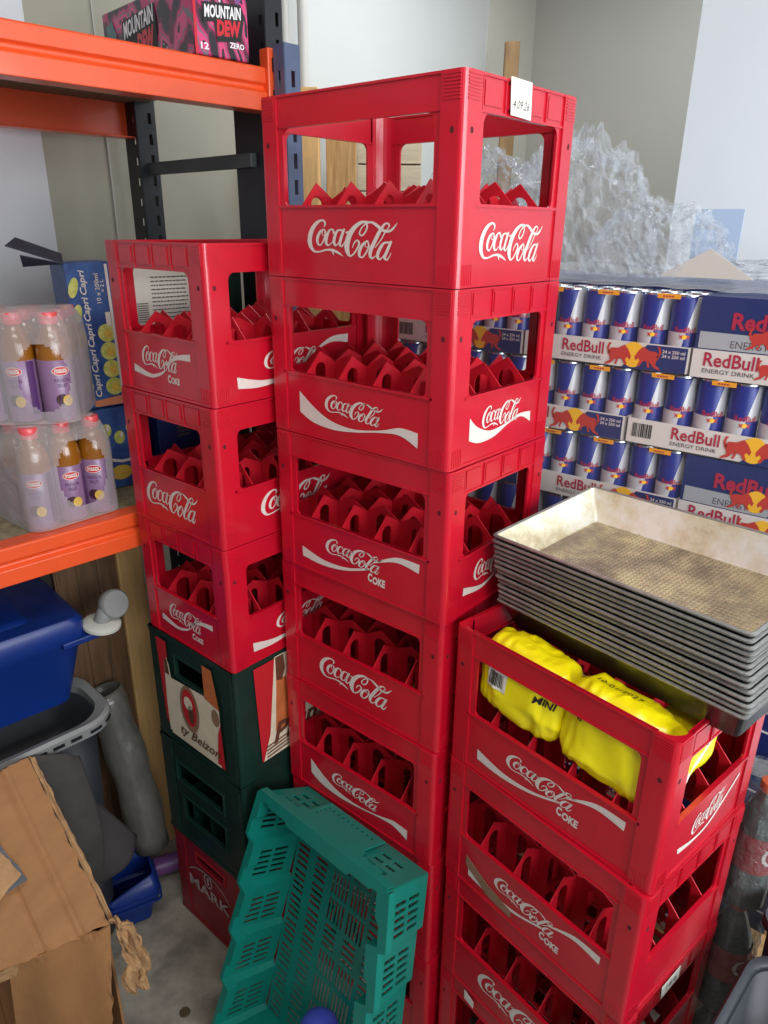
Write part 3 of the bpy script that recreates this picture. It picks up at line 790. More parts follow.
# ================================================================ BAGS + BROWN SHEET in the right top crate
def decal(tree, bm, polys, org, ax, az, d, off=.0012, mi=0):
    """project polys (x, zdown) on a surface along d"""
    for poly in polys:
        vs = []
        for x, z in poly:
            p = org + ax*x + az*z
            h = tree.ray_cast(p - d*.3, d)
            if h[0] is None: vs = None; break
            vs.append(h[0] - d*off)
        if vs:
            try: f = bm.faces.new([bm.verts.new(v) for v in vs]); f.material_index = mi
            except ValueError: pass
def subdiv_rect(x0, x1, z0, z1, nx=8, nz=6):
    return [[(x0+(x1-x0)*(i+a)/nx, z0+(z1-z0)*(j+b)/nz) for a, b in ((0,0),(1,0),(1,1),(0,1))] for i in range(nx) for j in range(nz)]
def pillow(size, seed, n=26):
    bm = bmnew()
    bmesh.ops.create_uvsphere(bm, u_segments=96, v_segments=64, radius=1)
    for v in bm.verts:
        x, y, z = v.co
        f = lambda c, e: math.copysign(abs(c)**e, c)
        x, y, z = f(x,.50), f(y,.55), f(z,.50)
        p = Vector((x*size[0]/2, y*size[1]/2, z*size[2]/2))
        q = p*16 + Vector((seed*5,0,0))
        rn = 1-abs(noise.noise(q)); r2 = 1-abs(noise.noise(p*38+Vector((seed,3,1))))
        r3 = 1-abs(noise.noise(Vector((p.x*60, p.y*20, p.z*14))+Vector((seed,9,4))))
        p += v.co.normalized()*((rn-.7)*.010 + (r2-.7)*.003 + (r3-.7)*.007)
        v.co = p
    return bm
cm = Matrix.Translation(BAGC.location) @ Matrix.Rotation(BAGC.rotation_euler.z, 4, 'Z')
def bag(label, c, size, tilt, seed, extra, extra2=None):
    M4 = cm @ Matrix.Translation(c) @ Euler(tilt).to_matrix().to_4x4()
    t = thing('packed_bag', label, 'bag', M4.translation, 0, 'yellow bags in the top crate of the right stack', rot=M4.to_euler())
    bm = pillow(size, seed); tree = BVHTree.FromBMesh(bm)
    obj('bag_film', bm, M['yellow'], t, smooth=True, angle=80)
    b2 = bmnew(); extra(tree, b2)
    if len(b2.faces): obj('bag_print', b2, [M['paper'], M['ink']], t)
    else: b2.free()
    if extra2: b3 = bmnew(); extra2(tree, b3); o = obj('bag_barcode', b3, [M['paper'], M['ink']], t); o['label'] = 'white barcode sticker'
    return t
EX, EZ, EY = Vector((1,0,0)), Vector((0,0,-1)), Vector((0,1,0))
def ex1(tree, bm):
    o = Vector((0,0,0))
    decal(tree, bm, text_polys('MINI', .040,.078,-.016,-.002,.02,.2), o, EX, EZ, EY, .0018, 1)
def ex1b(tree, bm):
    o = Vector((0,0,0))
    decal(tree, bm, subdiv_rect(-.054,-.014,-.020,.016), o, EX, EZ, EY, .0018)
    x = -.049
    for k in range(14):
        w = random.choice((.0008,.0015,.0022)); decal(tree, bm, subdiv_rect(x, x+w, -.016,.010,1,6), o, EX, EZ, EY, .0026, 1); x += w+random.choice((.0008,.0014))
        if x > -.020: break
def ex3(tree, bm):
    decal(tree, bm, text_polys('SA', -.040,.002,-.040,-.012,.03,0), Vector((0,0,0)), Vector((0,1,0)), EZ, Vector((-1,0,0)), .0018, 1)
def ex2(tree, bm):
    o = Vector((0,0,0))
    decal(tree, bm, text_polys('MINI', -.084,-.048,-.030,-.017,.02,.2), o, EX, EZ, EY, .0018, 1)
    decal(tree, bm, text_polys('10-01-2027', -.06,.015,-.004,.006,.0,.1), Vector((0,0,0)), EX, Vector((0,-1,0)), Vector((0,0,-1)), .0015, 1)
bag('yellow plastic bag with a white barcode label in the right top crate', Vector((-.080,-.104,.199)), (.176,.080,.140), (-.05,.06,.0), 1, ex1, ex1b)
bag('yellow plastic bag marked SA at the short side of the right top crate', Vector((.152,-.018,.184)), (.062,.115,.104), (0,.05,.0), 5, ex3)
bag('yellow plastic bag with a printed date beside the barcoded bag', Vector((.096,-.102,.190)), (.184,.080,.150), (-.05,.10,.02), 2, ex2)
# plain brown sheet between bags and pans and torn white paper
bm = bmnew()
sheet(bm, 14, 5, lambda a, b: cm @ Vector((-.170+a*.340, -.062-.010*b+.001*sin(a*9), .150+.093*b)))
o = obj('brown_sheet', bm, M['brownp'], solid=.0015); tag(o, 'brown sheet standing behind the yellow bags in the right top crate', 'card')
bm = bmnew()
def tornf(a, b):
    y = -.122+a*.17; lo = .112+.125*a**1.3; top = lo+.034+.005*sin(a*23)
    z = lo + (top-lo)*b
    return cm @ Vector((.186-.006*sin(b*3)+.004*noise.noise(Vector((a*6,b*4,1))), y, z+.003*sin(a*17)))
sheet(bm, 30, 6, tornf)
o = obj('torn_paper', bm, M['paper'], solid=.001); tag(o, 'torn white paper sheet inside the short side of the right top crate', 'paper')

# ================================================================ SHELVING RACK
rack = thing('shelving_rack', 'orange beam shelving rack with black uprights beside the left crate stack', 'shelf', W(1.10,1.42,0), AU)
SU0 = -1.75   # left end (local u)
def rk(bm, u0, u1, v0, v1, z0, z1, mi=0): box(bm, u0-1.10, u1-1.10, v0-1.42, v1-1.42, z0, z1, mi)
def beam(zt, zb, v0, sgn):
    bm = bmnew(); h = zt-zb
    pr = [(0,0),(0,h*.48),(.006,h*.56),(.006,h*.62),(.0,h*.70),(.0,h),(.045,h),(.045,h-.004),(.010,h-.004),(.010,.004),(.045,.004),(.045,0)]
    P = [(a*sgn, b) for a, b in pr]
    prism(bm, P, lambda a, b: Vector((-1.75, v0-1.42+a, zb+b)), lambda a, b: Vector((0.0, v0-1.42+a, zb+b)))
    return bm
def beam2(zt, zb, v0, sgn, nm='shelf_beam', mt='orange'):
    bm = bmnew(); h = zt-zb
    # stepped section: upper lip set back, groove, lower face
    pr = [(0,0),(0,h*.42),(.010,h*.50),(.010,h*.58),(.003,h*.64),(.003,h*.97),(.006,h),(.050,h),(.050,h-.004),(.016,h-.004),(.016,.004),(.050,.004),(.050,0)]
    P = [(a*sgn, b) for a, b in pr]
    prism(bm, P, lambda a, b: Vector((SU0, v0-1.42+a, zb+b)), lambda a, b: Vector((0.005, v0-1.42+a, zb+b)))
    return obj(nm, bm, M[mt], rack, bevel=.0015)
beam2(2.045, 1.962, 1.42, 1); beam2(1.145, 1.066, 1.42, 1)
beam2(2.045, 1.945, 2.03, -1); beam2(1.145, 1.066, 2.03, -1)
for z in (1.1385, 2.0395):
    bm = bmnew(); rk(bm, -.63, 1.095, 1.434, 2.016, z-.010, z+.006); obj('shelf_board', bm, M['chip'], rack)
def upright(v, zt, u0=1.10, mt='black', par=None, nm='upright', depth=.06, wid=.055):
    bm = bmnew()
    # C section with slots on its faces; made from slotted sheets
    n = int(zt/.05); hs = []
    for k in range(n):
        z = .03+k*.05
        hs.append((wid*.60, wid*.78, z, z+.026))
    hs2 = [(.008, .020, a[2], a[2]+.018) for a in hs]
    ox, oy = u0-1.10, v-1.42
    slotted(bm, wid, zt, hs, lambda x, z: Vector((ox+x, oy, z)))
    slotted(bm, depth, zt, hs2, lambda y, z: Vector((ox, oy+y, z)))
    slotted(bm, wid*.4, zt, [], lambda x, z: Vector((ox+x, oy+depth, z)))
    slotted(bm, depth, zt, [], lambda y, z: Vector((ox+wid, oy+y, z)))
    return obj(nm, bm, M[mt], par or rack, solid=.003)
upright(1.450, 2.75, u0=1.103, depth=.13, wid=.045); upright(1.965, 2.15, u0=1.063, depth=.065)
upright(1.445, 2.75, u0=-.68); upright(1.955, 2.15, u0=-.68)
for z, t in ((1.872, .03), (1.45, .03), (.8, .03), (.3, .03)):
    bm = bmnew(); rk(bm, 1.085, 1.102, 1.50, 1.975, z-t/2, z+t/2); obj('cross_brace', bm, M['greysteel'], rack, bevel=.002)
bm = bmnew()
box(bm, -.022, .006, -.008, .022, 1.955, 2.080)
obj('beam_connector', bm, M['orange'], rack, bevel=.003)
bm = bmnew(); box(bm, -.022, .006, -.008, .022, 1.050, 1.165)
obj('beam_connector', bm, M['orange'], rack, bevel=.003)
bm = bmnew()
for z in (2.050, 1.990): box(bm, -.012, -.004, -.0095, -.0075, z-.014, z+.012)
obj('connector_slot', bm, M['black'], rack)
rack2 = thing('rack_upright', 'slotted dark blue rack upright standing behind the tall crate stack', 'upright', W(1.090,1.372,0), AU)
bm = bmnew(); n = 40; hs = [(.016,.026,.03+k*.052,.03+k*.052+.030) for k in range(39)]
slotted(bm, .040, 2.085, hs, lambda x, z: Vector((x, 0, z))); slotted(bm, .035, 2.085, [(.012,.022,a[2],a[3]) for a in hs], lambda y, z: Vector((0, y, z)))
slotted(bm, .035, 2.085, [], lambda y, z: Vector((.040, y, z)))
obj('upright_profile', bm, M['bluesteel'], rack2, solid=.003)

# Mountain Dew box -------------------------------------------------
md = thing('soda_can_pack', 'magenta and black 12 can soda box on the top shelf', 'box', (-.3785,1.649,2.0462), atan2(.0705,.0976)+.13)
# local x: along the end face, local y: long side (to the back)
MA = atan2(.0705,.0976)
bm = bmnew(); box(bm, 0, .125, 0, .40, 0, .128); obj('carton', bm, M['md'], md, bevel=.003)
bm = bmnew()
fe = lambda x, d, k=0: Vector((x, -.0012-k*.0004, .128-d))
fs = lambda y, d, k=0: Vector((-.0012-k*.0004, .40-y, .128-d))
RED = mat('pack_red', (200,20,40), .4); WHT = mat('pack_white', (236,232,234), .4); TEA = mat('pack_teal_grey', (70,110,110), .4)
put(bm, [[(0,0),(.006,0),(.006,.128),(0,.128)]], lambda x, d: fe(x, d), 2)
put(bm, [[(.012,.0),(.05,0),(.030,.045)], [(.085,0),(.12,0),(.10,.040)]], lambda x, d: fe(x, d), 4)
put(bm, [[(.020,.038),(.108,.030),(.116,.048),(.105,.094),(.050,.102),(.044,.068),(.020,.072)]], lambda x, d: fe(x, d, 1), 1)
put(bm, text_polys('MOUNTAIN', .024,.108,.042,.064,.03,.1), lambda x, d: fe(x, d-(x-.02)*.08, 2), 0)
put(bm, text_polys('DEW', .050,.106,.066,.094,.06,.1), lambda x, d: fe(x, d-(x-.02)*.08, 2), 2)
put(bm, text_polys('12', .012,.030,.106,.118,.03), lambda x, d: fe(x, d, 1), 0)
put(bm, text_polys('ZERO', .078,.112,.098,.108,.03), lambda x, d: fe(x, d, 1), 0)
put(bm, [[(.10,.030),(.25,.018),(.255,.05),(.25,.115),(.17,.12),(.16,.08),(.10,.085)]], lambda x, d: fs(x, d, 1), 1)
put(bm, text_polys('MOUNTAIN', .105,.245,.034,.066,.03,.1), lambda x, d: fs(x, d-(x-.09)*.10, 2), 0)
put(bm, text_polys('DEW', .165,.242,.070,.112,.06,.1), lambda x, d: fs(x, d-(x-.09)*.10, 2), 2)
put(bm, [[(.02,.03),(.05,.02),(.07,.05),(.05,.08),(.03,.07)]], lambda x, d: fs(x, d, 1), 3)
obj('box_print', bm, [WHT, M['ink'], RED, TEA, M['purple']], md)

# ================================================================ JUICE BOTTLES
def bottle_proto(label):
    t = thing('juice_bottle', label, 'bottle', (0,0,0), 0, 'juice bottles in the shrink wrapped packs')
    bm = bmnew()
    lathe(bm, [(.022,0),(.0300,.004),(.0318,.012),(.0318,.118),(.0322,.122),(.0318,.142),(.0290,.160),(.022,.176),(.0150,.186),(.0140,.194)], 28)
    obj('bottle_body', bm, M['juice'], t, smooth=True)
    bm = bmnew(); lathe(bm, [(.0306,.0045),(.0324,.013),(.0326,.123),(.0318,.124)], 28, cap=False)
    R = .0330
    cyl = lambda x, z, k=0: Vector(((R+k*.0003)*sin(x/R), -(R+k*.0003)*cos(x/R), z))
    for f in bm.faces: f.material_index = 0
    def cp(polys, k, mi):
        put(bm, polys, lambda x, d: cyl(x, .122-d*1.05, k), mi)
    cp([rect(.026+i*.002,.028+i*.002,0,.10) for i in range(8)], 0, 1)
    ov = ell(0,.018,.017,.0085,22); ov2 = ell(0,.018,.0155,.0072,22)
    c = (0,.018)
    cp([[c, ov[k], ov[(k+1)%22]] for k in range(22)], 1, 2); cp([[c, ov2[k], ov2[(k+1)%22]] for k in range(22)], 2, 3)
    cp(text_polys('maaza', -.012,.012,.0140,.0215,.03), 3, 2)
    cp(text_polys('PASSION', -.014,.014,.032,.039,.0), 1, 1); cp(text_polys('FRUIT', -.009,.009,.042,.049,.0), 1, 1)
    a = ell(-.004,.072,.012,.011,16); b = ell(.006,.074,.0095,.0105,16)
    cp([[(-.004,.072), a[k], a[(k+1)%16]] for k in range(16)], 1, 4); cp([[(.006,.074), b[k], b[(k+1)%16]] for k in range(16)], 2, 5)
    obj('label_sleeve', bm, [M['lilac'], M['violet'], M['white'], mat('label_red', (206,40,50), .4), M['maroon'], M['fruit']], t, smooth=True)
    bm = bmnew(); lathe(bm, [(.0170,.190),(.0184,.192),(.0184,.210),(.0170,.2125)], 24); obj('cap', bm, M['pinkcap'], t, smooth=True)
    return t
facing = AU - .35      # labels turned towards the front
bot0 = bottle_proto('front left bottle of the lower wrapped pack, nearest the shelf edge')
cols, rows = 3, 4; DZ = 1.1455
pA = AU + .10
def pack_pos(o, ang, i, j, s=.0662): return o + Vector((cos(ang)*i*s - sin(ang)*j*s, sin(ang)*i*s + cos(ang)*j*s, 0))
oL = W(.500,1.482,DZ)
cn = ['left','middle','right']; rn = ['front','second','third','back']
for j in range(rows):
    for i in range(cols):
        p = pack_pos(oL, pA, i, j)
        if i == 0 and j == 0: bot0.location = p; bot0.rotation_euler = (0,0,facing-.15)
        else: copy_thing(bot0, p, facing + random.uniform(-.5,.5), 'juice bottle in the lower wrapped pack, %s row, %s' % (rn[j], cn[i]))
oU = W(.572,1.480,DZ+.2165); aU = AU + .75
for j in range(3):
    for i in range(3):
        p = pack_pos(oU, aU, j, i) if False else oU + Vector((cos(AU+2.50)*i*.0665 + cos(AU+.93)*j*.0665, sin(AU+2.50)*i*.0665 + sin(AU+.93)*j*.0665, 0))
        copy_thing(bot0, p, facing + (0.25 if (i, j) == (0, 0) else random.uniform(-.6,.6)), 'juice bottle in the upper wrapped pack, %s' % ('nearest corner' if i == j == 0 else 'row %s back, %s across' % (['one','two','three'][j], ['one','two','three'][i])))
def wrap_shell(pts, z0, zt, zc, rr, hole, name, label, mt):
    """shrink film around bottle circles; hull of circles"""
    cs = []
    for p in pts:
        for k in range(16): cs.append((p[0]+rr*cos(k*pi/8), p[1]+rr*sin(k*pi/8)))
    cs = sorted(set(cs)); 
    def half(c):
        h = []
        for p in c:
            while len(h) > 1 and (h[-1][0]-h[-2][0])*(p[1]-h[-2][1]) - (h[-1][1]-h[-2][1])*(p[0]-h[-2][0]) <= 0: h.pop()
            h.append(p)
        return h
    lo, hi = half(cs), half(cs[::-1]); H = lo[:-1] + hi[:-1]
    # resample
    N = 168; seg = []; tot = 0; L = []
    for i in range(len(H)):
        a, b = Vector(H[i]), Vector(H[(i+1) % len(H)]); L.append((b-a).length); tot += L[-1]
    R = []
    for k in range(N):
        s = tot*k/N; i = 0
        while s > L[i]: s -= L[i]; i += 1
        a, b = Vector(H[i]), Vector(H[(i+1) % len(H)]); R.append(a.lerp(b, s/L[i]))
    cen = sum((Vector(p[:2]) for p in pts), Vector((0,0)))/len(pts)
    bm = bmnew(); lev = [(0,1),(.02,1.0),(.25,1.0),(.5,1.0),(.7,1.0),(.84,.97),(.93,.90),(1,.80)]
    lv_ = [l[0] for l in lev]; L2 = []
    for q in range(45):
        t = q/44; i = max(k for k in range(len(lev)-1) if lev[k][0] <= t); L2.append((t, lev[i][1]+(lev[i+1][1]-lev[i][1])*(t-lev[i][0])/(lev[i+1][0]-lev[i][0])))
    lev = L2
    rows_ = []
    for t, s in lev:
        z = z0 + (zt-z0)*t
        rows_.append([bm.verts.new((*(cen+(p-cen)*s*(1+.012*noise.noise(Vector((p.x*25,p.y*25,z*20))))), z)) for p in R])
    for a in range(len(lev)-1):
        for k in range(N):
            q = [rows_[a][k], rows_[a][(k+1)%N], rows_[a+1][(k+1)%N], rows_[a+1][k]]
            m = sum((v.co for v in q), Vector((0,0,0)))/4
            if hole and ((Vector(m[:2])-Vector(hole[0])).length/hole[1])**2 + ((m.z-hole[2])/hole[3])**2 < 1: continue
            bm.faces.new(q)
    c0 = bm.verts.new((cen.x, cen.y, zt+zc))
    for k in range(N): bm.faces.new([rows_[-1][k], rows_[-1][(k+1)%N], c0])
    o = obj(name, bm, mt, smooth=True, angle=180); tag(o, label, 'film'); return o
lo = [pack_pos(oL, pA, i, j) for i in range(3) for j in range(4)]
hc = pack_pos(oL, pA, 1.25, -.5)
wrap_shell([(p.x, p.y) for p in lo], DZ+.001, DZ+.2135, .001, .0352, ((hc.x, hc.y), .054, DZ+.105, .072), 'shrink_wrap', 'clear shrink wrap around the lower pack of juice bottles', M['wrapm'])
up = [oU + Vector((cos(AU+2.50)*i*.0665 + cos(AU+.93)*j*.0665, sin(AU+2.50)*i*.0665 + sin(AU+.93)*j*.0665, 0)) for i in range(3) for j in range(3)]
hc = Vector(oU) + Vector((-.01,-.035,0))
wrap_shell([(p.x, p.y) for p in up], DZ+.2165, DZ+.2165+.214, .001, .036, ((hc.x, hc.y), .047, DZ+.2165+.090, .066), 'shrink_wrap', 'cloudy shrink wrap around the upper pack of juice bottles', M['wrapm'])
# drink cartons (blue) ---------------------------------------------
def drink_box(name, label, u, v, z, w, d, h, ang, lean=0):
    t = thing(name, label, 'box', W(u, v, z), 0, None, rot=(Matrix.Rotation(AU+ang,4,'Z') @ Matrix.Rotation(lean,4,'Y')).to_euler())
    bm = bmnew(); box(bm, 0, w, 0, d, 0, h); obj('carton', bm, M['capri'], t, bevel=.002)
    return t
cb = drink_box('drink_carton_box', 'blue drink pouch box standing on end between bottles and the left crates', .680, 1.615, 1.340, .105, .10, .315, -.10, -.02)
bm = bmnew(); f = lambda x, d, k=0: Vector((x, -.0012-k*.0004, .315-d))
for k in range(5):
    T = text_polys('Capri', 0, .052, 0, .018, .02, .2)
    cx = .034; cz = .040+k*.056
    put(bm, [[(cx+(z-.009), cz+.026-(x)) for x, z in q] for q in T], lambda x, d: f(x, d, 2), 0)
    put(bm, [ell(.012, cz+.01, .010, .022, 14, 0, .3)], lambda x, d: f(x, d, 0), 1)
for k in range(4): 
    put(bm, [ell(.070, .150+k*.040, .020, .020, 14)], lambda x, d: f(x, d, 0), 1)
    put(bm, [ell(.072, .152+k*.040, .009, .010, 12)], lambda x, d: f(x, d, 1), 2)
T = text_polys('10 x 200ml', 0, .062, 0, .010, .01)
put(bm, [[(.058+z, .085-x) for x, z in q] for q in T], lambda x, d: f(x, d, 1), 0)
T = text_polys('= 2 L', 0, .026, 0, .008, .01)
put(bm, [[(.070+z, .062-x) for x, z in q] for q in T], lambda x, d: f(x, d, 1), 0)
put(bm, [rect(.084,.090,.004,.300)], lambda x, d: f(x, d, 1), 0)
put(bm, [rect(.072,.083,.050+.055,.050+.085)], lambda x, d: f(x, d, 1), 0)
put(bm, [[(.02,.298),(.09,.292),(.09,.312),(.02,.312)]], lambda x, d: f(x, d, 1), 3)
obj('box_print', bm, [M['white'], M['lime'], M['fruit'], mat('peach_print', (214,130,90), .5)], cb)
bm = bmnew()   # open flaps at the top
for q in ([(0,0,.315),(.03,.10,.330),(-.05,.14,.365),(-.10,.03,.352)], [(0,0,.315),(-.085,-.01,.335),(-.07,.04,.310),(0,.06,.313)]):
    bm.faces.new([bm.verts.new(p) for p in q])
obj('flap', bm, mat('flap_dark_card', (58,60,78), .6, var=.4, vscale=20), cb, solid=.0018)
cb2 = drink_box('drink_carton_box', 'blue drink box lying under the upright one beside the left crates', .690, 1.600, DZ+.001, .125, .24, .192, -.05)
bm = bmnew(); f = lambda x, d, k=0: Vector((x, -.0012-k*.0004, .192-d))
for k in range(4):
    put(bm, [ell(.02+k*.03, .05+.02*(k%2), .013, .016, 12)], lambda x, d: f(x, d, 0), 1)
    put(bm, [ell(.025+k*.03, .045+.02*(k%2), .004, .007, 10)], lambda x, d: f(x, d, 1), 0)
put(bm, [ell(.045, .155, .026, .018, 14)], lambda x, d: f(x, d, 0), 2)
put(bm, [[(.0,.11),(.05,.125),(.10,.122),(.10,.128),(.05,.132),(0,.117)]], lambda x, d: f(x, d, 1), 0)
obj('box_print', bm, [M['white'], M['lime'], M['fruit']], cb2)
# white printed box seen through the left top crate
wb = thing('white_carton', 'white box with small grey print seen through the left top crate', 'box', W(.815,1.600,1.4355), AU)
bm = bmnew(); box(bm, 0, .15, 0, .20, 0, .205); obj('carton', bm, M['paper'], wb, bevel=.002)
bm = bmnew(); f = lambda x, d: Vector((x, -.0012, .205-d))
for r in range(14):
    x = .045
    while x < .135:
        w = random.uniform(.004,.012); put(bm, [rect(x, min(x+w,.14), .018+r*.009, .0205+r*.009)], f); x += w+.0018
for k in range(9): put(bm, [rect(.006,.034,.075+k*.005,.0770+k*.005)], f)
obj('box_print', bm, M['inkgrey'], wb)
bb = thing('blue_carton', 'dark blue striped box under the white printed box behind the left crates', 'box', W(.836,1.590,DZ+.001), AU)
bm = bmnew(); box(bm, 0, .128, 0, .25, 0, .288); obj('carton', bm, M['rbblue'], bb, bevel=.002)
bm = bmnew(); f = lambda x, d: Vector((x, -.0012, .293-d))
for k in range(9): put(bm, [rect(.05,.085,.11+k*.010,.116+k*.010)], f)
obj('box_print', bm, M['inkgrey'], bb)
gc = thing('dark_tub', 'dark green tub on the shelf behind the left top crate', 'tub', W(.975,1.56,DZ), AU)
bm = bmnew(); box(bm, .004, .110, .004, .296, 0, .50); obj('tub_body', bm, M['green_d'], gc, bevel=.004)
bm = bmnew(); box(bm, -.002, .116, -.002, .302, .50, .545); obj('tub_rim', bm, M['green_d'], gc, bevel=.004)
# ================================================================ RED BULL PALLET
# face runs along v at u ~1.27, slightly turned.  local x = along the face (t from left, i.e. falling v), local y = depth (+u)
RX = W(1.255, .842, 0); RXd = (W(1.2905,.512,0)-W(1.2585,.842,0)).normalized()
RA = atan2(RXd.y, RXd.x)
def RP(t, d, z): # t metres to the right of v=.842
    return Vector((RX.x + RXd.x*t - RXd.y*d*1.0, RX.y + RXd.y*t + RXd.x*d, z)) if False else Vector((RX.x + RXd.x*t, RX.y + RXd.y*t, z)) + Vector((-RXd.y, RXd.x, 0))*d
def bull(cx, cy, s, flip):
    P = [(-1.08,-.08),(-.88,-.36),(-.48,-.38),(-.16,-.58),(.06,-.36),(.26,.0),(.20,.20),(.04,.06),(-.04,.20),(.08,.44),(-.06,.48),(-.20,.22),(-.48,.14),(-.64,.26),(-.82,.46),(-1.18,.60),(-1.12,.46),(-.90,.32),(-.94,.10)]
    T = [(-1.0,-.02),(-1.15,-.30),(-1.05,-.62),(-.88,-.60),(-.98,-.50),(-1.02,-.30),(-.90,-.10)]
    L = [(-.52,.12),(-.40,.14),(-.52,.50),(-.62,.48)]
    out = []
    for q in (P, T, L): out.append([(cx+(-x if flip else x)*s, cy+y*s) for x, y in q])
    return out
def brand(bm, fn, x, z, sc, w=.085, sub=True, r=1, g=2):
    """two word mark with the small line"""
    put(bm, text_polys('RedBull', x, x+w, z-.001, z+w*.255, .018), fn, r)
    if sub: put(bm, text_polys('ENERGY DRINK', x, x+w*.97, z+w*.30, z+w*.385, 0), fn, g)
def bulls(bm, f0, f1, cx, cz, s):
    put(bm, [ell(cx, cz-s*.04, s*.46, s*.50, 20)], f0, 4)
    put(bm, bull(cx-s*.26, cz+s*.03, s*.74, False), f1, 3); put(bm, bull(cx+s*.26, cz+s*.03, s*.74, True), f1, 3)
RM = [M['rbwhite'], M['rbred'], M['inkgrey'], M['rbbull'], M['rbsun'], M['rbblue'], M['white'], M['ink'], M['rbsil']]
TH = .048; TW = .328; TDp = .220
def tray_print(bm, h=TH, y=-.0010):
    f = lambda k: (lambda x, d: Vector((x, y-k*.0003, h-d)))
    put(bm, [[(.205,h),(.250,.002),(TW-.006,.002),(TW-.006,h-.002)]], f(0), 5)
    brand(bm, f(1), .085, .006, 1, .084)
    bulls(bm, f(2), f(3), .226, .024, .046)
    for k in range(2): put(bm, text_polys('24 x 250 ml', .278,.318,.008+k*.008,.014+k*.008,.02), f(1), 6)
    x = .012
    while x < .048:
        w = random.choice((.0008,.0016,.0024)); put(bm, [rect(x, x+w, .008, .034)], f(1), 7); x += w+random.choice((.001,.0018))
def tray_proto(label):
    t = thing('can_tray', label, 'tray', (0,0,0), RA, 'can trays on the pallet')
    bm = bmnew()
    box(bm, 0,TW,0,TDp,0,.002)
    for a in ((0,TW,0,.0022,0,TH),(0,TW,TDp-.0022,TDp,0,TH),(0,.0022,0,TDp,0,TH),(TW-.0022,TW,0,TDp,0,TH)): box(bm, *a)
    obj('tray_card', bm, M['rbwhite'], t)
    bm = bmnew(); tray_print(bm); obj('tray_print', bm, RM, t)
    return t
def carton_proto(label):
    t = thing('can_carton', label, 'carton', (0,0,0), RA, 'closed can cartons on the pallet')
    H = .136
    bm = bmnew(); box(bm, 0,TW,.003,TDp,0,H,0); obj('carton_body', bm, [M['rbblue']], t)
    bm = bmnew(); box(bm, 0,TW,0,.003,0,TH); obj('tray_card', bm, M['rbwhite'], t)
    bm = bmnew(); f = lambda k: (lambda x, d: Vector((x, .0020-k*.0004, H-d)))
    put(bm, [[(.006,.058),(.160,.060),(.150,.086),(.006,.086)], [(.20,.02),(.31,.0),(.31,.05),(.20,.055)]], f(0), 8)
    put(bm, text_polys('RedBull', .055,.160,.024,.052,.035), f(1), 1)
    put(bm, text_polys('ENERGY', .058,.118,.070,.082,.0), f(1), 2)
    bulls(bm, f(2), f(3), .128, .064, .040)
    obj('carton_print', bm, RM, t)
    bm = bmnew(); f2 = lambda k: (lambda x, d: Vector((x, -.0008-k*.0003, TH-d)))
    brand(bm, f2(1), .020, .005, 1, .088); bulls(bm, f2(2), f2(3), .148, .024, .038)
    put(bm, [[(.19,TH),(.23,.002),(TW,.002),(TW,TH)]], f2(0), 5)
    obj('tray_print', bm, RM, t)
    return t
def can_proto(label):
    t = thing('drink_can', label, 'can', (0,0,0), RA, 'cans in the trays on the pallet')
    bm = bmnew(); lathe(bm, [(.021,0),(.0262,.006),(.0262,.124),(.0240,.1295)], 28); obj('can_body', bm, M['can'], t, smooth=True)
    bm = bmnew(); lathe(bm, [(.0240,.1295),(.0235,.1325),(.0222,.1325),(.0215,.1300)], 24)
    obj('can_lid', bm, M['alu'], t, smooth=True)
    bm = bmnew(); R = .0266
    cyl = lambda x, d, k=0: Vector(((R+k*.0002)*sin(x/R), -(R+k*.0002)*cos(x/R), d))
    put(bm, text_polys('RedBull', -.018,.018,.0,.0100,.02), lambda x, d: cyl(x, .079-d, 1), 1)
    for q in bull(-.001, 0, .007, False)+bull(.001, 0, .007, True): put(bm, [q], lambda x, d: cyl(x, .062-d, 1), 3)
    put(bm, [ell(0,0,.004,.004,12)], lambda x, d: cyl(x, .062-d, 2), 4)
    obj('can_print', bm, RM, t)
    return t
z1 = 1.4955; RH = .138
tray0 = None; can0 = None; cart0 = None
levels = [(0, [(-.328,'t'),(0,'t'),(.330,'c')]), (1, [(-.428,'t'),(-.099,'t'),(.231,'t')]), (2, [(-.312,'t'),(.018,'t'),(.348,'c')]), (3, [(-.428,'t'),(-.099,'t'),(.231,'c')])]
lv = ['top layer','second layer from the top','third layer from the top','fourth layer from the top']
cn3 = {0: ['far left, behind the tall crates','left of the carton with the blue front','right end'], 1: ['far left, behind the tall crates','left half, ending in the bulls','right half, with the barcode'],
       2: ['far left, behind the tall crates','left, above the pans','right, above the pans'], 3: ['far left, behind the tall crates','middle, behind the pans','right, behind the pans']}
tn = {0: ['tray behind the crates','tray left of the carton'], 1: ['tray behind the crates','bull ended tray','barcode tray'], 2: ['tray behind the crates','tray above the pans'], 3: ['tray behind the crates','tray behind the pans']}
ncan = 0
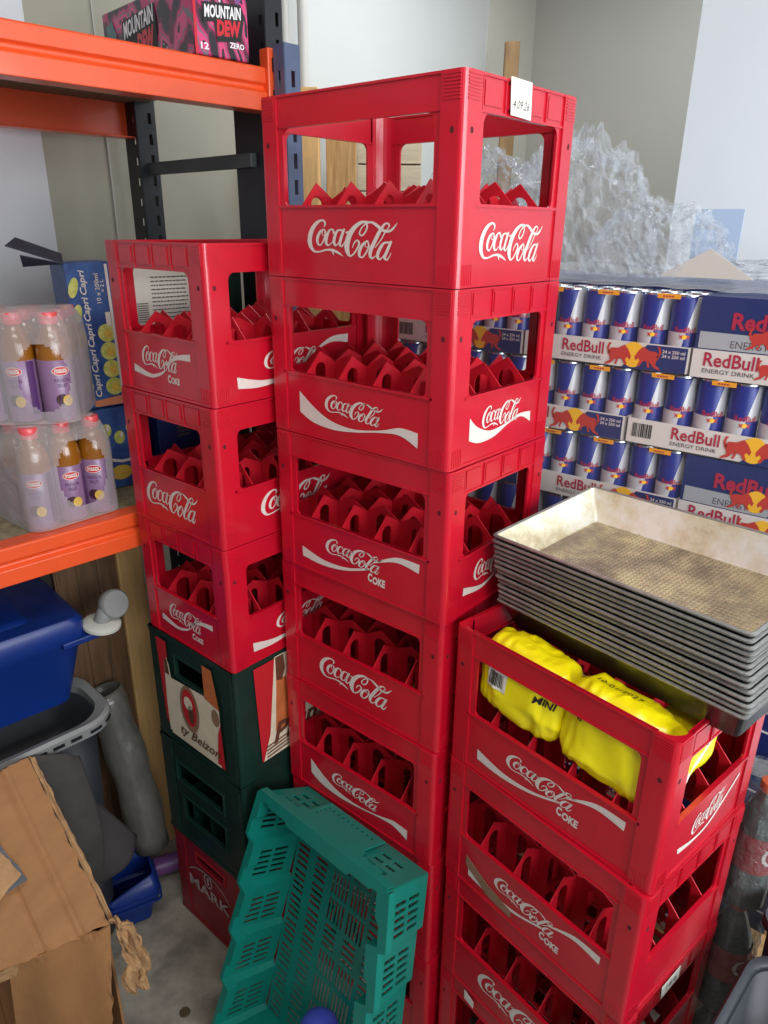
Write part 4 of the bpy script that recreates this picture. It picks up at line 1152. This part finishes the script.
for k, items in levels:
    z = z1 - k*RH
    for idx, (t0, ty) in enumerate(items):
        if ty == 't':
            lab = 'can tray, %s, %s' % (lv[k], cn3[k][idx])
            if tray0 is None: tray0 = tray_proto(lab); tr = tray0; tr.location = RP(t0, 0, z)
            else: tr = copy_thing(tray0, RP(t0, 0, z), label=lab)
            nf = 6
            for i in range(nf):
                for dd in ((0,) if k else (0,1)):
                    p = RP(t0+.0273+i*.0547, .0295+dd*.054, z+.0022)
                    lab = 'blue silver can, %s in the %s, %s' % (['leftmost','second','third','fourth','fifth','rightmost'][i] + (' of back row' if dd else ''), lv[k].replace(' from the top',''), tn[k][idx])
                    if can0 is None: can0 = can_proto(lab); can0.location = p; can0.rotation_euler = (0,0,RA+.40)
                    else: copy_thing(can0, p, label=lab, rotz=RA+.40+random.uniform(-.14,.14))
            if k < 3:
                for i in ((0,2,4) if k != 1 else (0,2,4)):
                    pass
        else:
            lab = 'closed blue carton, %s, %s' % (lv[k], cn3[k][idx])
            if cart0 is None: cart0 = carton_proto(lab); cart0.location = RP(t0, 0, z)
            else: copy_thing(cart0, RP(t0, 0, z), label=lab)
for k in range(4, 10):
    z = z1 - k*RH
    for idx, t0 in enumerate((-.33, 0, .33)):
        copy_thing(cart0, RP(t0 + (-.05 if k % 2 else 0), 0, z), label='closed blue carton low in the pallet behind the crate stacks')
# solid core of the pallet behind the front trays
bm = bmnew()
box(bm, -.42, .655, .225, .56, z1-9*RH, z1+.136)
for k in range(10): box(bm, -.422, .657, .222, .562, z1-k*RH, z1-k*RH+TH, 1)
o = obj('carton_block', bm, [M['rbblue'], M['rbwhite']], loc=(RX.x, RX.y, 0), rot=(0,0,RA)); tag(o, 'rear block of stacked can cartons behind the front trays', 'carton', kind='stuff')
pal = thing('wooden_pallet', 'wooden pallet under the stacked can trays', 'pallet', (RX.x, RX.y, 0), RA)
zp = z1-9*RH
for k in range(7):
    bm = bmnew(); box(bm, -.46, .66, k*.085-.02, k*.085+.05, zp-.022, zp-.001); obj('deck_board', bm, M['wood'], pal)
bm = bmnew()
for x in (-.44, .05, .56):
    for y in (-.01, .24, .50): box(bm, x, x+.10, y, y+.07, .02, zp-.022)
    box(bm, x, x+.10, -.02, .58, 0, .02)
obj('pallet_block', bm, M['wood'], pal)
# orange price cards on can tops
pr0 = None
for k, tt in ((0, (.055,.165,.275)), (1, (.05,.165,.285,.39)), (2, (.08,.19,.30))):
    for q in tt:
        bm = bmnew(); box(bm, -.020,.020,-.0012,0,.0,.008); put(bm, [rect(-.010+i*.005,-.0065+i*.005,.003,.0055) for i in range(4)], lambda x, d: Vector((x, -.0018, .008-d)), 1)
        if pr0 is None:
            pr0 = obj('promo_strip', bm, [M['orangep'], M['rbred']]); c = pr0
        else: bm.free(); c = pr0.copy(); COL.objects.link(c)
        c.location = RP(q, .0015, z1-k*RH+.1275); c.rotation_euler = (0,0,RA)
        tag(c, 'orange strip over the can tops in the %s, %s' % (lv[k], ['left one','centre one','right one','rightmost one'][tt.index(q)]), 'strip', 'orange strips over the cans')
# film sheet over the front and the crumpled heap above
bm = bmnew()
sheet(bm, 60, 26, lambda a, b: RP(-.40+a*1.055, -.010+.004*noise.noise(Vector((a*9,b*5,0))), 1.00+b*.640))
sheet(bm, 60, 10, lambda a, b: RP(-.40+a*1.055, -.010+b*.50, 1.641+.010*noise.noise(Vector((a*14,b*6,3)))+.012*b))
o = obj('stretch_film', bm, M['wrap'], smooth=True, angle=180); tag(o, 'clear stretch film around the front and top of the can trays', 'film')
def heap(cx, cd, z, rx, rd, h, seed, nm, lab):
    bm = bmnew(); bmesh.ops.create_icosphere(bm, subdivisions=6, radius=1)
    for v in bm.verts:
        d = v.co.normalized(); q = d*2.3 + Vector((seed,0,0))
        n1 = 1-abs(noise.noise(q))*1.6; n2 = (1-abs(noise.noise(q*2.2)))-.6; n3 = (1-abs(noise.noise(q*5)))-.6; n4 = (1-abs(noise.noise(q*12)))-.6
        n5 = (1-abs(noise.noise(Vector((d.x*9+d.z*3, d.y*3, d.z*2.5+d.x*2))+Vector((0,seed,0)))))-.6
        r = .74 + n1*.14 + n2*.20 + n3*.08 + n4*.03 + n5*.10
        p = Vector((d.x*rx, d.y*rd, max(-.02, d.z)*h))*r
        v.co = RP(cx+p.x, cd+p.y, z+max(0, p.z))
    fs = [f for f in bm.faces if all(abs((v.co.z)-z) < .001 for v in f.verts)]
    bmesh.ops.delete(bm, geom=fs, context='FACES')
    o = obj(nm, bm, M['film'], smooth=True, angle=25); return tag(o, lab, 'film')
heap(-.02, .22, 1.652, .185, .18, .285, 1.3, 'crumpled_film', 'crumpled clear film heaped highest on the can trays beside the tall stack')
heap(-.30, .30, 1.652, .22, .16, .27, 9.1, 'crumpled_film', 'crumpled clear film seen through the windows of the centre top crate')
heap(.17, .20, 1.652, .155, .15, .145, 4.7, 'crumpled_film', 'lower crumpled clear film to the right of the highest heap')
heap(.42, .26, 1.652, .22, .16, .035, 6.2, 'crumpled_film', 'flat crumpled film along the right end of the can trays')
bm = bmnew()
q = [W(1.40,.660,1.655), W(1.40,.549,1.703), W(1.40,.490,1.655)]
prism(bm, [(0,0),(.055,.050),(.105,.0)], lambda a, b: RP(.215+a*1.6, .10, 1.654+b), lambda a, b: RP(.215+a*1.6, .103, 1.654+b))
o = obj('card_corner', bm, mat('beige_card', (196,190,182), .7)); tag(o, 'beige triangular card corner standing in the film above the carton', 'card')
bm = bmnew(); box(bm, 0,.10,0,.004,0,.125)
o = obj('glossy_strip', bm, M['pale_blue'], loc=RP(.16,.44,1.652), rot=(0,0,RA)); tag(o, 'silvery bluish glossy sheet standing behind the film heap', 'sheet')

# ================================================================ ROOM
FZ = 0
bm = bmnew(); sheet(bm, 1, 1, lambda a, b: W(-1.2+a*5.2, -1.9+b*4.06, 0)); struct(obj('floor', bm, M['floor']))
def wallbox(name, u0, u1, v0, v1, z0, z1, m):
    bm = bmnew(); box(bm, 0, u1-u0, 0, v1-v0, z0, z1); return struct(obj(name, bm, m, loc=W(u0, v0, 0), rot=(0,0,AU)))
wallbox('wall_left', -1.2, 1.62, 2.16, 2.24, 0, 3.0, M['wallb'])
wallbox('wall_back_left', 1.62, 3.1, 2.16, 2.24, 0, 3.0, mat('wall_off_white', (206,210,207), .6, var=.03, vscale=3))
wallbox('trim_2', 2.78, 3.10, 2.152, 2.162, 0, 3.0, mat('pale_beige_board', (206,203,190), .8))
wallbox('wall_back', 3.10, 3.18, -1.9, 2.24, 0, 3.0, M['wallg'])
wallbox('wall_right', 2.02, 2.10, -1.9, .92, 0, 3.0, M['wallw'])
wallbox('trim_1', 1.070, 1.074, 2.155, 2.16, 0, 3.0, M['wallg'])
wallbox('trim_3', -1.2, .885, 2.145, 2.158, 0, 3.0, mat('wall_panel_white', (214,216,220), .7))
bm = bmnew(); tube(bm, [(0,0,0),(0,0,3)], .012, 12); tube(bm, [(.055,0,0),(.055,0,3)], .016, 12)
o = obj('wall_pipe', bm, M['wall'], loc=W(1.70,2.13,0), smooth=True); tag(o, 'pair of thin pale pipes running up the wall beside the rack', 'pipe')
def plank(nm, lab, u, v, w, t, z0, z1, m='wood', lean=0):
    bm = bmnew(); box(bm, -w/2, w/2, -t/2, t/2, z0, z1); o = obj(nm, bm, M[m], loc=W(u, v, 0), rot=(0,0,AU-.8), bevel=.003); return tag(o, lab, 'plank')
plank('wooden_plank', 'tall narrow brown wooden plank standing near the room corner', 2.60, 1.90, .055, .03, 0, 2.385, 'woodp')
plank('wooden_post', 'pale pine post with knots seen through the top crate window', 1.80, 1.98, .10, .05, 0, 2.14)
plank('wooden_post', 'darker narrow board standing left of the pine post', 1.70, 2.02, .06, .05, 0, 2.14, 'woodt')
sb = thing('board_stack', 'stack of pale rough boards seen through the top crate window', 'board', W(1.94,2.02,0), AU-.8)
for k in range(12):
    bm = bmnew(); box(bm, -.02, .20, -.05, .05, 1.0+k*.085, 1.08+k*.085); obj('board', bm, mat('rough_board', (205,190,162), .8, var=.25, vscale=9, stretch=(1,1,6)), sb, bevel=.002) if k == 0 else None
    if k:
        bm.free(); c = sb.children[0].copy(); c.location = (0,0,.085*k); COL.objects.link(c)
    else:
        pass
bm = bmnew(); box(bm, -.02, .20, -.05, .05, 0, 1.0); obj('lower_board', bm, M['wood'], sb)
bxp = thing('tan_panel', 'tan board leaning by the wall behind the rack upright', 'board', W(1.56,1.96,0), AU-.8)
bm = bmnew(); box(bm, -.10,.09,-.01,.01,0,1.93); obj('panel_sheet', bm, M['woodt'], bxp)

# ================================================================ LEFT LOWER CLUTTER
# wood panel and post below the shelf
wp = thing('wood_door_panel', 'brown grooved wood panel leaning under the shelf left of the crates', 'panel', W(.50,1.635,0), AU)
bm = bmnew(); box(bm, .052, .205, 0, .02, 0, 1.055)
for k in range(3): box(bm, .056+k*.05, .102+k*.05, -.003, 0, .0, 1.055)
obj('panel_board', bm, M['woodd'], wp)
bm = bmnew(); box(bm, .205, .272, -.012, .03, 0, 1.055); obj('edge_post', bm, M['woodt'], wp, bevel=.004)
# blue tub with castor
def rrect(x0, x1, y0, y1, r, n=5):
    pts = []
    for cx, cy, a0 in ((x1-r, y0+r, -pi/2), (x1-r, y1-r, 0), (x0+r, y1-r, pi/2), (x0+r, y0+r, pi)):
        for k in range(n+1): a = a0+k*pi/2/n; pts.append((cx+r*cos(a), cy+r*sin(a)))
    return pts
def loft(bm, rings, cap0=True, cap1=True, mi=0):
    vs = [[bm.verts.new(p) for p in r] for r in rings]; n = len(rings[0])
    for a in range(len(vs)-1):
        for k in range(n):
            f = bm.faces.new([vs[a][k], vs[a][(k+1)%n], vs[a+1][(k+1)%n], vs[a+1][k]]); f.material_index = mi
    if cap0: bm.faces.new(vs[0][::-1]).material_index = mi
    if cap1: bm.faces.new(vs[-1]).material_index = mi
bt = thing('blue_bucket', 'blue plastic tub turned upside down with a grey castor, under the shelf', 'tub', W(.545,1.455,.715), AU-.04)
def rr3(d, z, r=.03): return [(x, y, z) for x, y in rrect(-.55+d, 0-d, 0+d*.6, .34-d, r)]
bm = bmnew(); loft(bm, [rr3(.045,0), rr3(.010,.150), rr3(.0,.158), rr3(.0,.200), rr3(.012,.212)]); obj('tub_shell', bm, M['blue'], bt, smooth=True)
bm = bmnew(); loft(bm, [[(x,y,.2121) for x,y in rrect(-.48,-.10,.05,.28,.02)], [(x,y,.220) for x,y in rrect(-.47,-.11,.06,.27,.02)]]); 
box(bm, -.40,-.16,.05,.056,.205,.2135)
obj('tub_panel', bm, M['blue'], bt, smooth=True)
bm = bmnew()
for k in range(5): box(bm, -.24+k*.036, -.215+k*.036, .028-k*.0+ .006, .050, .050+k*.018, .062+k*.018)
obj('moulded_ribs', bm, M['blue'], bt)
bm = bmnew(); prism(bm, [(-.06,-.01),(.035,-.005),(.055,.03),(.0,.06),(-.06,.06)], lambda a, b: Vector((a, b, .150)), lambda a, b: Vector((a, b, .165))); obj('corner_bracket', bm, M['blue'], bt, bevel=.003)
cw = bmnew(); lathe(cw, [(.036,0),(.042,.003),(.042,.010),(.036,.014),(.020,.016)], 28)
o = obj('castor_plate', cw, M['lgrey'], bt, smooth=True, loc=(.035,.012,.166), rot=(.15,.1,0)); o['label'] = 'pale round castor plate'
cw = bmnew(); lathe(cw, [(.010,-.014),(.030,-.013),(.034,-.008),(.034,.008),(.030,.013),(.010,.014)], 28)
o = obj('castor_wheel', cw, M['grey'], bt, smooth=True, loc=(.068,.010,.212), rot=(1.2,.5,0)); o['label'] = 'grey castor wheel'
cw = bmnew(); tube(cw, [(.035,.012,.176),(.048,.010,.200),(.066,.010,.212)], [.018,.020,.014], 12); obj('castor_fork', cw, M['grey'], bt, smooth=True)
# grey slotted basket rim
gb = thing('grey_basket', 'grey laundry basket with slotted curved rim under the blue tub', 'basket', W(.548,1.395,0), AU)
def gr(d, z, r=.075): return [(x, y, z) for x, y in rrect(-.60+d, 0-d, d, .215-d, r, 8)]
bm = bmnew(); loft(bm, [gr(.035,.02), gr(.014,.680)], cap1=False); obj('basket_body', bm, M['greyd'], gb, smooth=True, solid=.003)
bm = bmnew(); rings = [gr(.010,.698), gr(-.008,.704), gr(-.014,.696), gr(-.012,.672), gr(.010,.668)]
loft(bm, rings+[rings[0]], cap0=False, cap1=False); obj('basket_rim', bm, M['grey'], gb, smooth=True, angle=35)
bm = bmnew()
for k in range(13): x = -.56+k*.038; box(bm, x, x+.024, -.0160, -.0125, .681, .688)
P = [Vector(p) for p in gr(-.0150,.681)]
for a in range(len(P)):
    p, q = P[a], P[(a+1) % len(P)]
    if p.x > -.085 and p.y < .20 and q.x > -.085 and a % 3 != 2 and (q-p).length < .06:
        bm.faces.new([bm.verts.new(x) for x in (p, q, q+Vector((0,0,.007)), p+Vector((0,0,.007)))])
obj('rim_slot', bm, M['black'], gb)
# dark fabric sheets, draped
bm = bmnew()
def fab(a, b):
    u = .24+a*.208 + .012*sin(b*3.1)*a; z = .690 - b*.42 - .02*a*b
    return W(u, 1.362-.035*sin(b*pi)*(a)-.010*sin(a*9+b*2), z + .015*sin(a*4)*(1-b) - .02*max(0, a-.85)/.15*(1-b))
sheet(bm, 30, 26, fab); o = obj('fabric_sheet', bm, M['fabric'], smooth=True, angle=180, solid=.003); tag(o, 'dark grey fabric sheet hanging below the grey basket rim behind the cardboard', 'fabric')
bm = bmnew()
def fab2(a, b):
    top = W(.40+a*.155, 1.388, .64-.30*a); bot = W(.37+a*.10, 1.35+.02*a, .26+.03*a)
    return top.lerp(bot, b) + W(0,-.03*sin(b*3)-.008*sin(a*8),0)
sheet(bm, 18, 18, fab2); o = obj('fabric_fold', bm, mat('charcoal_fabric', (56,52,52), .95, bump=.3, bscale=300), smooth=True, angle=180, solid=.003); tag(o, 'charcoal fabric fold spread between the grey fabric and the plastic roll', 'fabric')
# plastic roll
bm = bmnew(); a = W(.600,1.575,.640); b = W(.626,1.468,.195)
pts = [a.lerp(b, t)+W(.006*sin(t*pi),0,.020*sin(t*pi)) for t in [k/14 for k in range(15)]]
tube(bm, pts, [.047+.003*sin(k*1.3) for k in range(15)], 26, cap=False)
M['roll'] = mat('cloudy_grey_plastic', (96,94,88), .35, var=.35, vscale=25, bump=.7, bscale=35, coat=.4, bdist=.006, stretch=(1,1,.5))
o = obj('plastic_roll', bm, M['roll'], smooth=True, angle=180, solid=.003); tag(o, 'rolled cloudy plastic sheet leaning against the brown wood panel', 'roll')
# blue scoop
sc = thing('blue_scoop', 'blue ribbed plastic scoop on the floor beside the purple tube', 'scoop', W(.560,1.470,0), AU-.3)
bm = bmnew()
R_ = [[(x, y, 0.004) for x, y in rrect(-.040,.035,-.035,.045,.012)], [(x, y, .07) for x, y in rrect(-.050,.045,-.045,.052,.014)], [(x, y, .075) for x, y in rrect(-.066,.055,-.058,.060,.014)], [(x, y, .115) for x, y in rrect(-.070,.060,-.060,.064,.014)], [(x, y, .122+(.038 if x > 0 else 0)) for x, y in rrect(-.070,.050,-.050,.062,.014)]]
loft(bm, R_, cap1=False); obj('scoop_body', bm, M['blue'], sc, smooth=True, solid=.003, angle=35)
for k in range(2):
    bm = bmnew(); loft(bm, [[(x, y, .082+k*.018) for x, y in rrect(-.072,.064,-.064,.066,.014)], [(x, y, .088+k*.018) for x, y in rrect(-.072,.064,-.064,.066,.014)]], cap0=False, cap1=False); obj('scoop_rib', bm, M['blue'], sc, solid=.004)
bm = bmnew(); tube(bm, [W(.63,1.555,.030), W(.735,1.510,.030), W(.83,1.475,.03)], .027, 20); o = obj('purple_tube', bm, M['purple'], smooth=True, angle=60); tag(o, 'purple plastic tube lying on the floor behind the red MARK crate', 'tube')
bm = bmnew(); lathe(bm, [(.011,0),(.0125,.0006),(.0125,.002),(.011,.0026)], 20); o = obj('metal_disc', bm, mat('dull_brass', (92,80,58), .5, metal=.4), loc=(-.457,1.161,.0006)); tag(o, 'small round brown disc lying flat on the concrete floor', 'disc')
# cardboard box ------------------------------------------------------
cbx = thing('cardboard_box', 'torn open brown cardboard box in the lower left corner', 'box', W(.364,1.10,0), AU)
K = lambda u, v, z: Vector((u-.364, v-1.10, z))
def quadsheet(bm, A, B, C, D, nx, ny, amp, seed, edge=None, crease=()):
    def fn(a, b):
        p = (A.lerp(B, a)).lerp(D.lerp(C, a), b)
        n = noise.noise(Vector((a*5, b*5, seed)))*amp
        for c, w, h in crease: n -= h*math.exp(-((a-c)/w)**2)
        if edge and (b > .999 or a > .999 or b < .001): p += Vector((noise.noise(Vector((a*13,b*13,seed)))*.006, noise.noise(Vector((b*13,a*13,seed)))*.006, 0))
        return p + Vector((0,0,n))
    sheet(bm, nx, ny, fn)
bm = bmnew()
quadsheet(bm, K(.08,1.335,.740), K(.340,1.327,.735), K(.364,1.100,.452), K(.08,1.176,.452), 50, 26, .006, 1, True, ((.60,.015,.006),(.80,.02,.007),(.84,.015,.004)))
obj('box_flap', bm, M['card'], cbx, solid=.005)
bm = bmnew(); quadsheet(bm, K(.342,1.327,.738), K(.352,1.325,.725), K(.376,1.098,.442), K(.366,1.100,.455), 3, 34, .006, 2, True); obj('torn_edge', bm, M['cardin'], cbx, solid=.004)
bm = bmnew(); quadsheet(bm, K(.190,1.147,.452), K(.364,1.100,.452), K(.320,1.092,.12), K(.188,1.235,.12), 26, 14, .003, 3, True)
for v in bm.verts: v.co.y += .005*sin(v.co.x*70)
obj('box_flap', bm, M['card'], cbx, solid=.005)
bm = bmnew(); quadsheet(bm, K(.08,1.172,.450), K(.205,1.143,.448), K(.200,1.150,.418), K(.08,1.180,.425), 14, 4, .003, 5, True); obj('torn_edge', bm, M['cardin'], cbx, solid=.004)
bm = bmnew()
for A, B, h0, h1 in ((K(.360,1.11,0), K(.338,1.32,0), .43, .70), (K(.338,1.32,0), K(-.05,1.34,0), .70, .70), (K(.19,1.30,0), K(.33,1.13,0), .40, .40)):
    bm.faces.new([bm.verts.new(x) for x in (A, B, B+Vector((0,0,h1)), A+Vector((0,0,h0)))])
obj('box_wall', bm, M['card'], cbx, solid=.005)
bm = bmnew()
def crum(a, b):
    p = Vector((-.004+.036*a+.012*sin(b*3), -.010-.016*a-.030*b, .475-.17*b-.02*a)); q = Vector((a*3, b*4, 3))
    return p + Vector((noise.noise(q)*.018, noise.noise(q*1.7)*.018, noise.noise(q*1.3)*.02))
sheet(bm, 12, 18, crum); obj('torn_flap', bm, M['cardin'], cbx, solid=.005)
bm = bmnew(); quadsheet(bm, K(.08,1.315,.722), K(.222,1.300,.708), K(.262,1.190,.577), K(.08,1.185,.567), 10, 10, .004, 8, True); o = obj('opening_shade', bm, M['greyd'], cbx, solid=.003); o['label'] = 'dark sheet standing in for the shaded box opening'  # dark sheet in place of the box opening, its shade put into the colour
bm = bmnew(); quadsheet(bm, K(.08,1.265,.680), K(.222,1.262,.674), K(.255,1.195,.594), K(.16,1.165,.562), 10, 10, .003, 6, True); obj('inner_flap', bm, M['cardin'], cbx, solid=.005)

# ================================================================ RIGHT LOWER CORNER
bn = thing('storage_bin', 'dark grey plastic bin at the lower right photo corner', 'bin', W(.745,-.132,0), AU)
def bnr(d, z, r=.05): return [(x, y, z) for x, y in rrect(0+d, .335-d, 0+d, .285-d, r, 6)]
bm = bmnew(); loft(bm, [bnr(.03,.01), bnr(.006,.590)], cap1=False); obj('bin_body', bm, M['greyd'], bn, smooth=True, solid=.004, angle=60)
bm = bmnew(); rg = [bnr(.008,.590), bnr(.004,.598), bnr(-.004,.600), bnr(-.008,.590), bnr(-.006,.575)]
loft(bm, rg, cap0=False, cap1=False); obj('bin_rim', bm, M['greyd'], bn, smooth=True, solid=.003, angle=60)
bn2 = thing('storage_bin', 'second dark grey bin standing behind the front bin at the right edge', 'bin', W(1.095,-.125,0), AU)
def bnq(d, z, r=.03): return [(x, y, z) for x, y in rrect(0+d, .15-d, 0+d, .285-d, r, 6)]
bm = bmnew(); loft(bm, [bnq(.02,.01), bnq(.004,.640), bnq(-.004,.645), bnq(-.006,.63)], cap1=False); obj('bin_body', bm, M['greyd'], bn2, smooth=True, solid=.004, angle=60)
cp = thing('ribbed_pot', 'copper coloured ribbed round pot lying inside the front grey bin', 'pot', W(.945,.070,.32), AU)
bm = bmnew(); prof = [(.030,0)]
for k in range(12): prof += [(.055+.004, .006+k*.012), (.055, .012+k*.012)]
prof += [(.045,.155),(.010,.165)]
lathe(bm, prof, 28); obj('pot_body', bm, M['terra'], cp, smooth=True)
bm = bmnew(); lathe(bm, [(.028,-.308),(.03,0)], 20); obj('pot_foot', bm, M['terra'], cp)
# wrapped soda bottles
sb0 = None
for nm, z in (('topmost', .56), ('middle', .28), ('bottom', 0.001)):
    p = W(1.205, .222, z)
    lab = 'clear soda bottle with red label behind the right stack, %s of three' % nm
    if sb0 is None:
        sb0 = thing('soda_bottle', lab, 'bottle', p, AU, 'wrapped soda bottles behind the right stack')
        bm = bmnew(); lathe(bm, [(.030,0),(.038,.008),(.039,.09),(.036,.12),(.039,.15),(.036,.19),(.020,.235),(.013,.252),(.013,.262)], 24); obj('bottle_body', bm, mat('greenish_clear_plastic', (84,92,88), .12, coat=.8, var=.4, vscale=20), sb0, smooth=True)
        bm = bmnew(); lathe(bm, [(.0396,.095),(.0402,.12),(.0402,.170),(.0396,.175)], 24, cap=False)
        put(bm, stroke_polys([(.012,.110,.0022),(.0,.118,.003),(-.010,.105,.003),(-.006,.088,.003),(.008,.086,.002)]), lambda x, d: Vector((-.0410*cos(x/.041+.9), .0410*sin(x/.041+.9)*-1, .24-d)), 1)
        obj('label_sleeve', bm, [mat('dull_red_label', (150,44,44), .4), M['white']], sb0, smooth=True)
        bm = bmnew(); lathe(bm, [(.0145,.256),(.015,.258),(.015,.274),(.014,.276)], 20); obj('cap', bm, mat('orange_cap', (206,96,60), .4), sb0, smooth=True)
    else: copy_thing(sb0, p, AU, lab)
bm = bmnew()
def wr(a, b):
    t = 2*pi*a; r = .047+.006*noise.noise(Vector((cos(t)*3, sin(t)*3, b*30)))+.004*noise.noise(Vector((cos(t)*9, sin(t)*9, b*90)))
    return W(1.205+r*cos(t), .222+r*sin(t), .01+b*.84)
sheet(bm, 40, 90, wr)
o = obj('shrink_wrap', bm, film_mat('thin_wrap', .14, .15, col=(150,156,156), bscale=60, bump=1.0), smooth=True, angle=30); tag(o, 'crinkled clear wrap around the soda bottles behind the right stack', 'film')

# ================================================================ CAMERA, LIGHT
cd = bpy.data.cameras.new('camera'); cam = bpy.data.objects.new('camera', cd); COL.objects.link(cam)
cam.location = (0,0,1.73472)
cam.rotation_euler = (Matrix.Rotation(pi/2-.37486, 4, 'X') @ Matrix.Rotation(.011136, 4, 'Z')).to_euler()
cd.sensor_fit = 'HORIZONTAL'; cd.sensor_width = 36; cd.lens = 36*725.71/768; cd.clip_start = .02
S.camera = cam
def area(name, loc, target, sx, sy, power, col=(1,1,1)):
    l = bpy.data.lights.new(name, 'AREA'); l.shape = 'RECTANGLE'; l.size = sx; l.size_y = sy; l.energy = power; l.color = col
    o = bpy.data.objects.new(name, l); COL.objects.link(o); o.location = loc
    o.rotation_euler = (Vector(target)-Vector(loc)).to_track_quat('-Z', 'Y').to_euler(); return o
area('window_daylight', W(.9,-1.8,1.9), W(1.1,.6,1.3), 1.8, 1.3, 68, (.92,.96,1.0))
area('right_wall_fill', W(-.3,-1.5,2.1), W(2.0,.3,1.9), 1.2, 1.4, 26, (.90,.95,1.0))  # added fill brightening the right wall, not an actual doorway
area('ceiling_lamp', W(.1,.1,2.85), W(.3,.5,0), 1.2, .3, 18, (1,.95,.88))
area('ceiling_lamp_far', W(2.2,1.3,2.85), W(2.2,1.3,0), 1.0, .4, 16, (.95,.97,1.0))
w = bpy.data.worlds.new('world'); S.world = w; w.use_nodes = True
w.node_tree.nodes['Background'].inputs[0].default_value = (.90,.93,1,1); w.node_tree.nodes['Background'].inputs[1].default_value = .20
S.view_settings.view_transform = 'Standard'; S.view_settings.look = 'None'; S.view_settings.gamma = 1; S.view_settings.exposure = 0
S.view_settings.use_curve_mapping = False
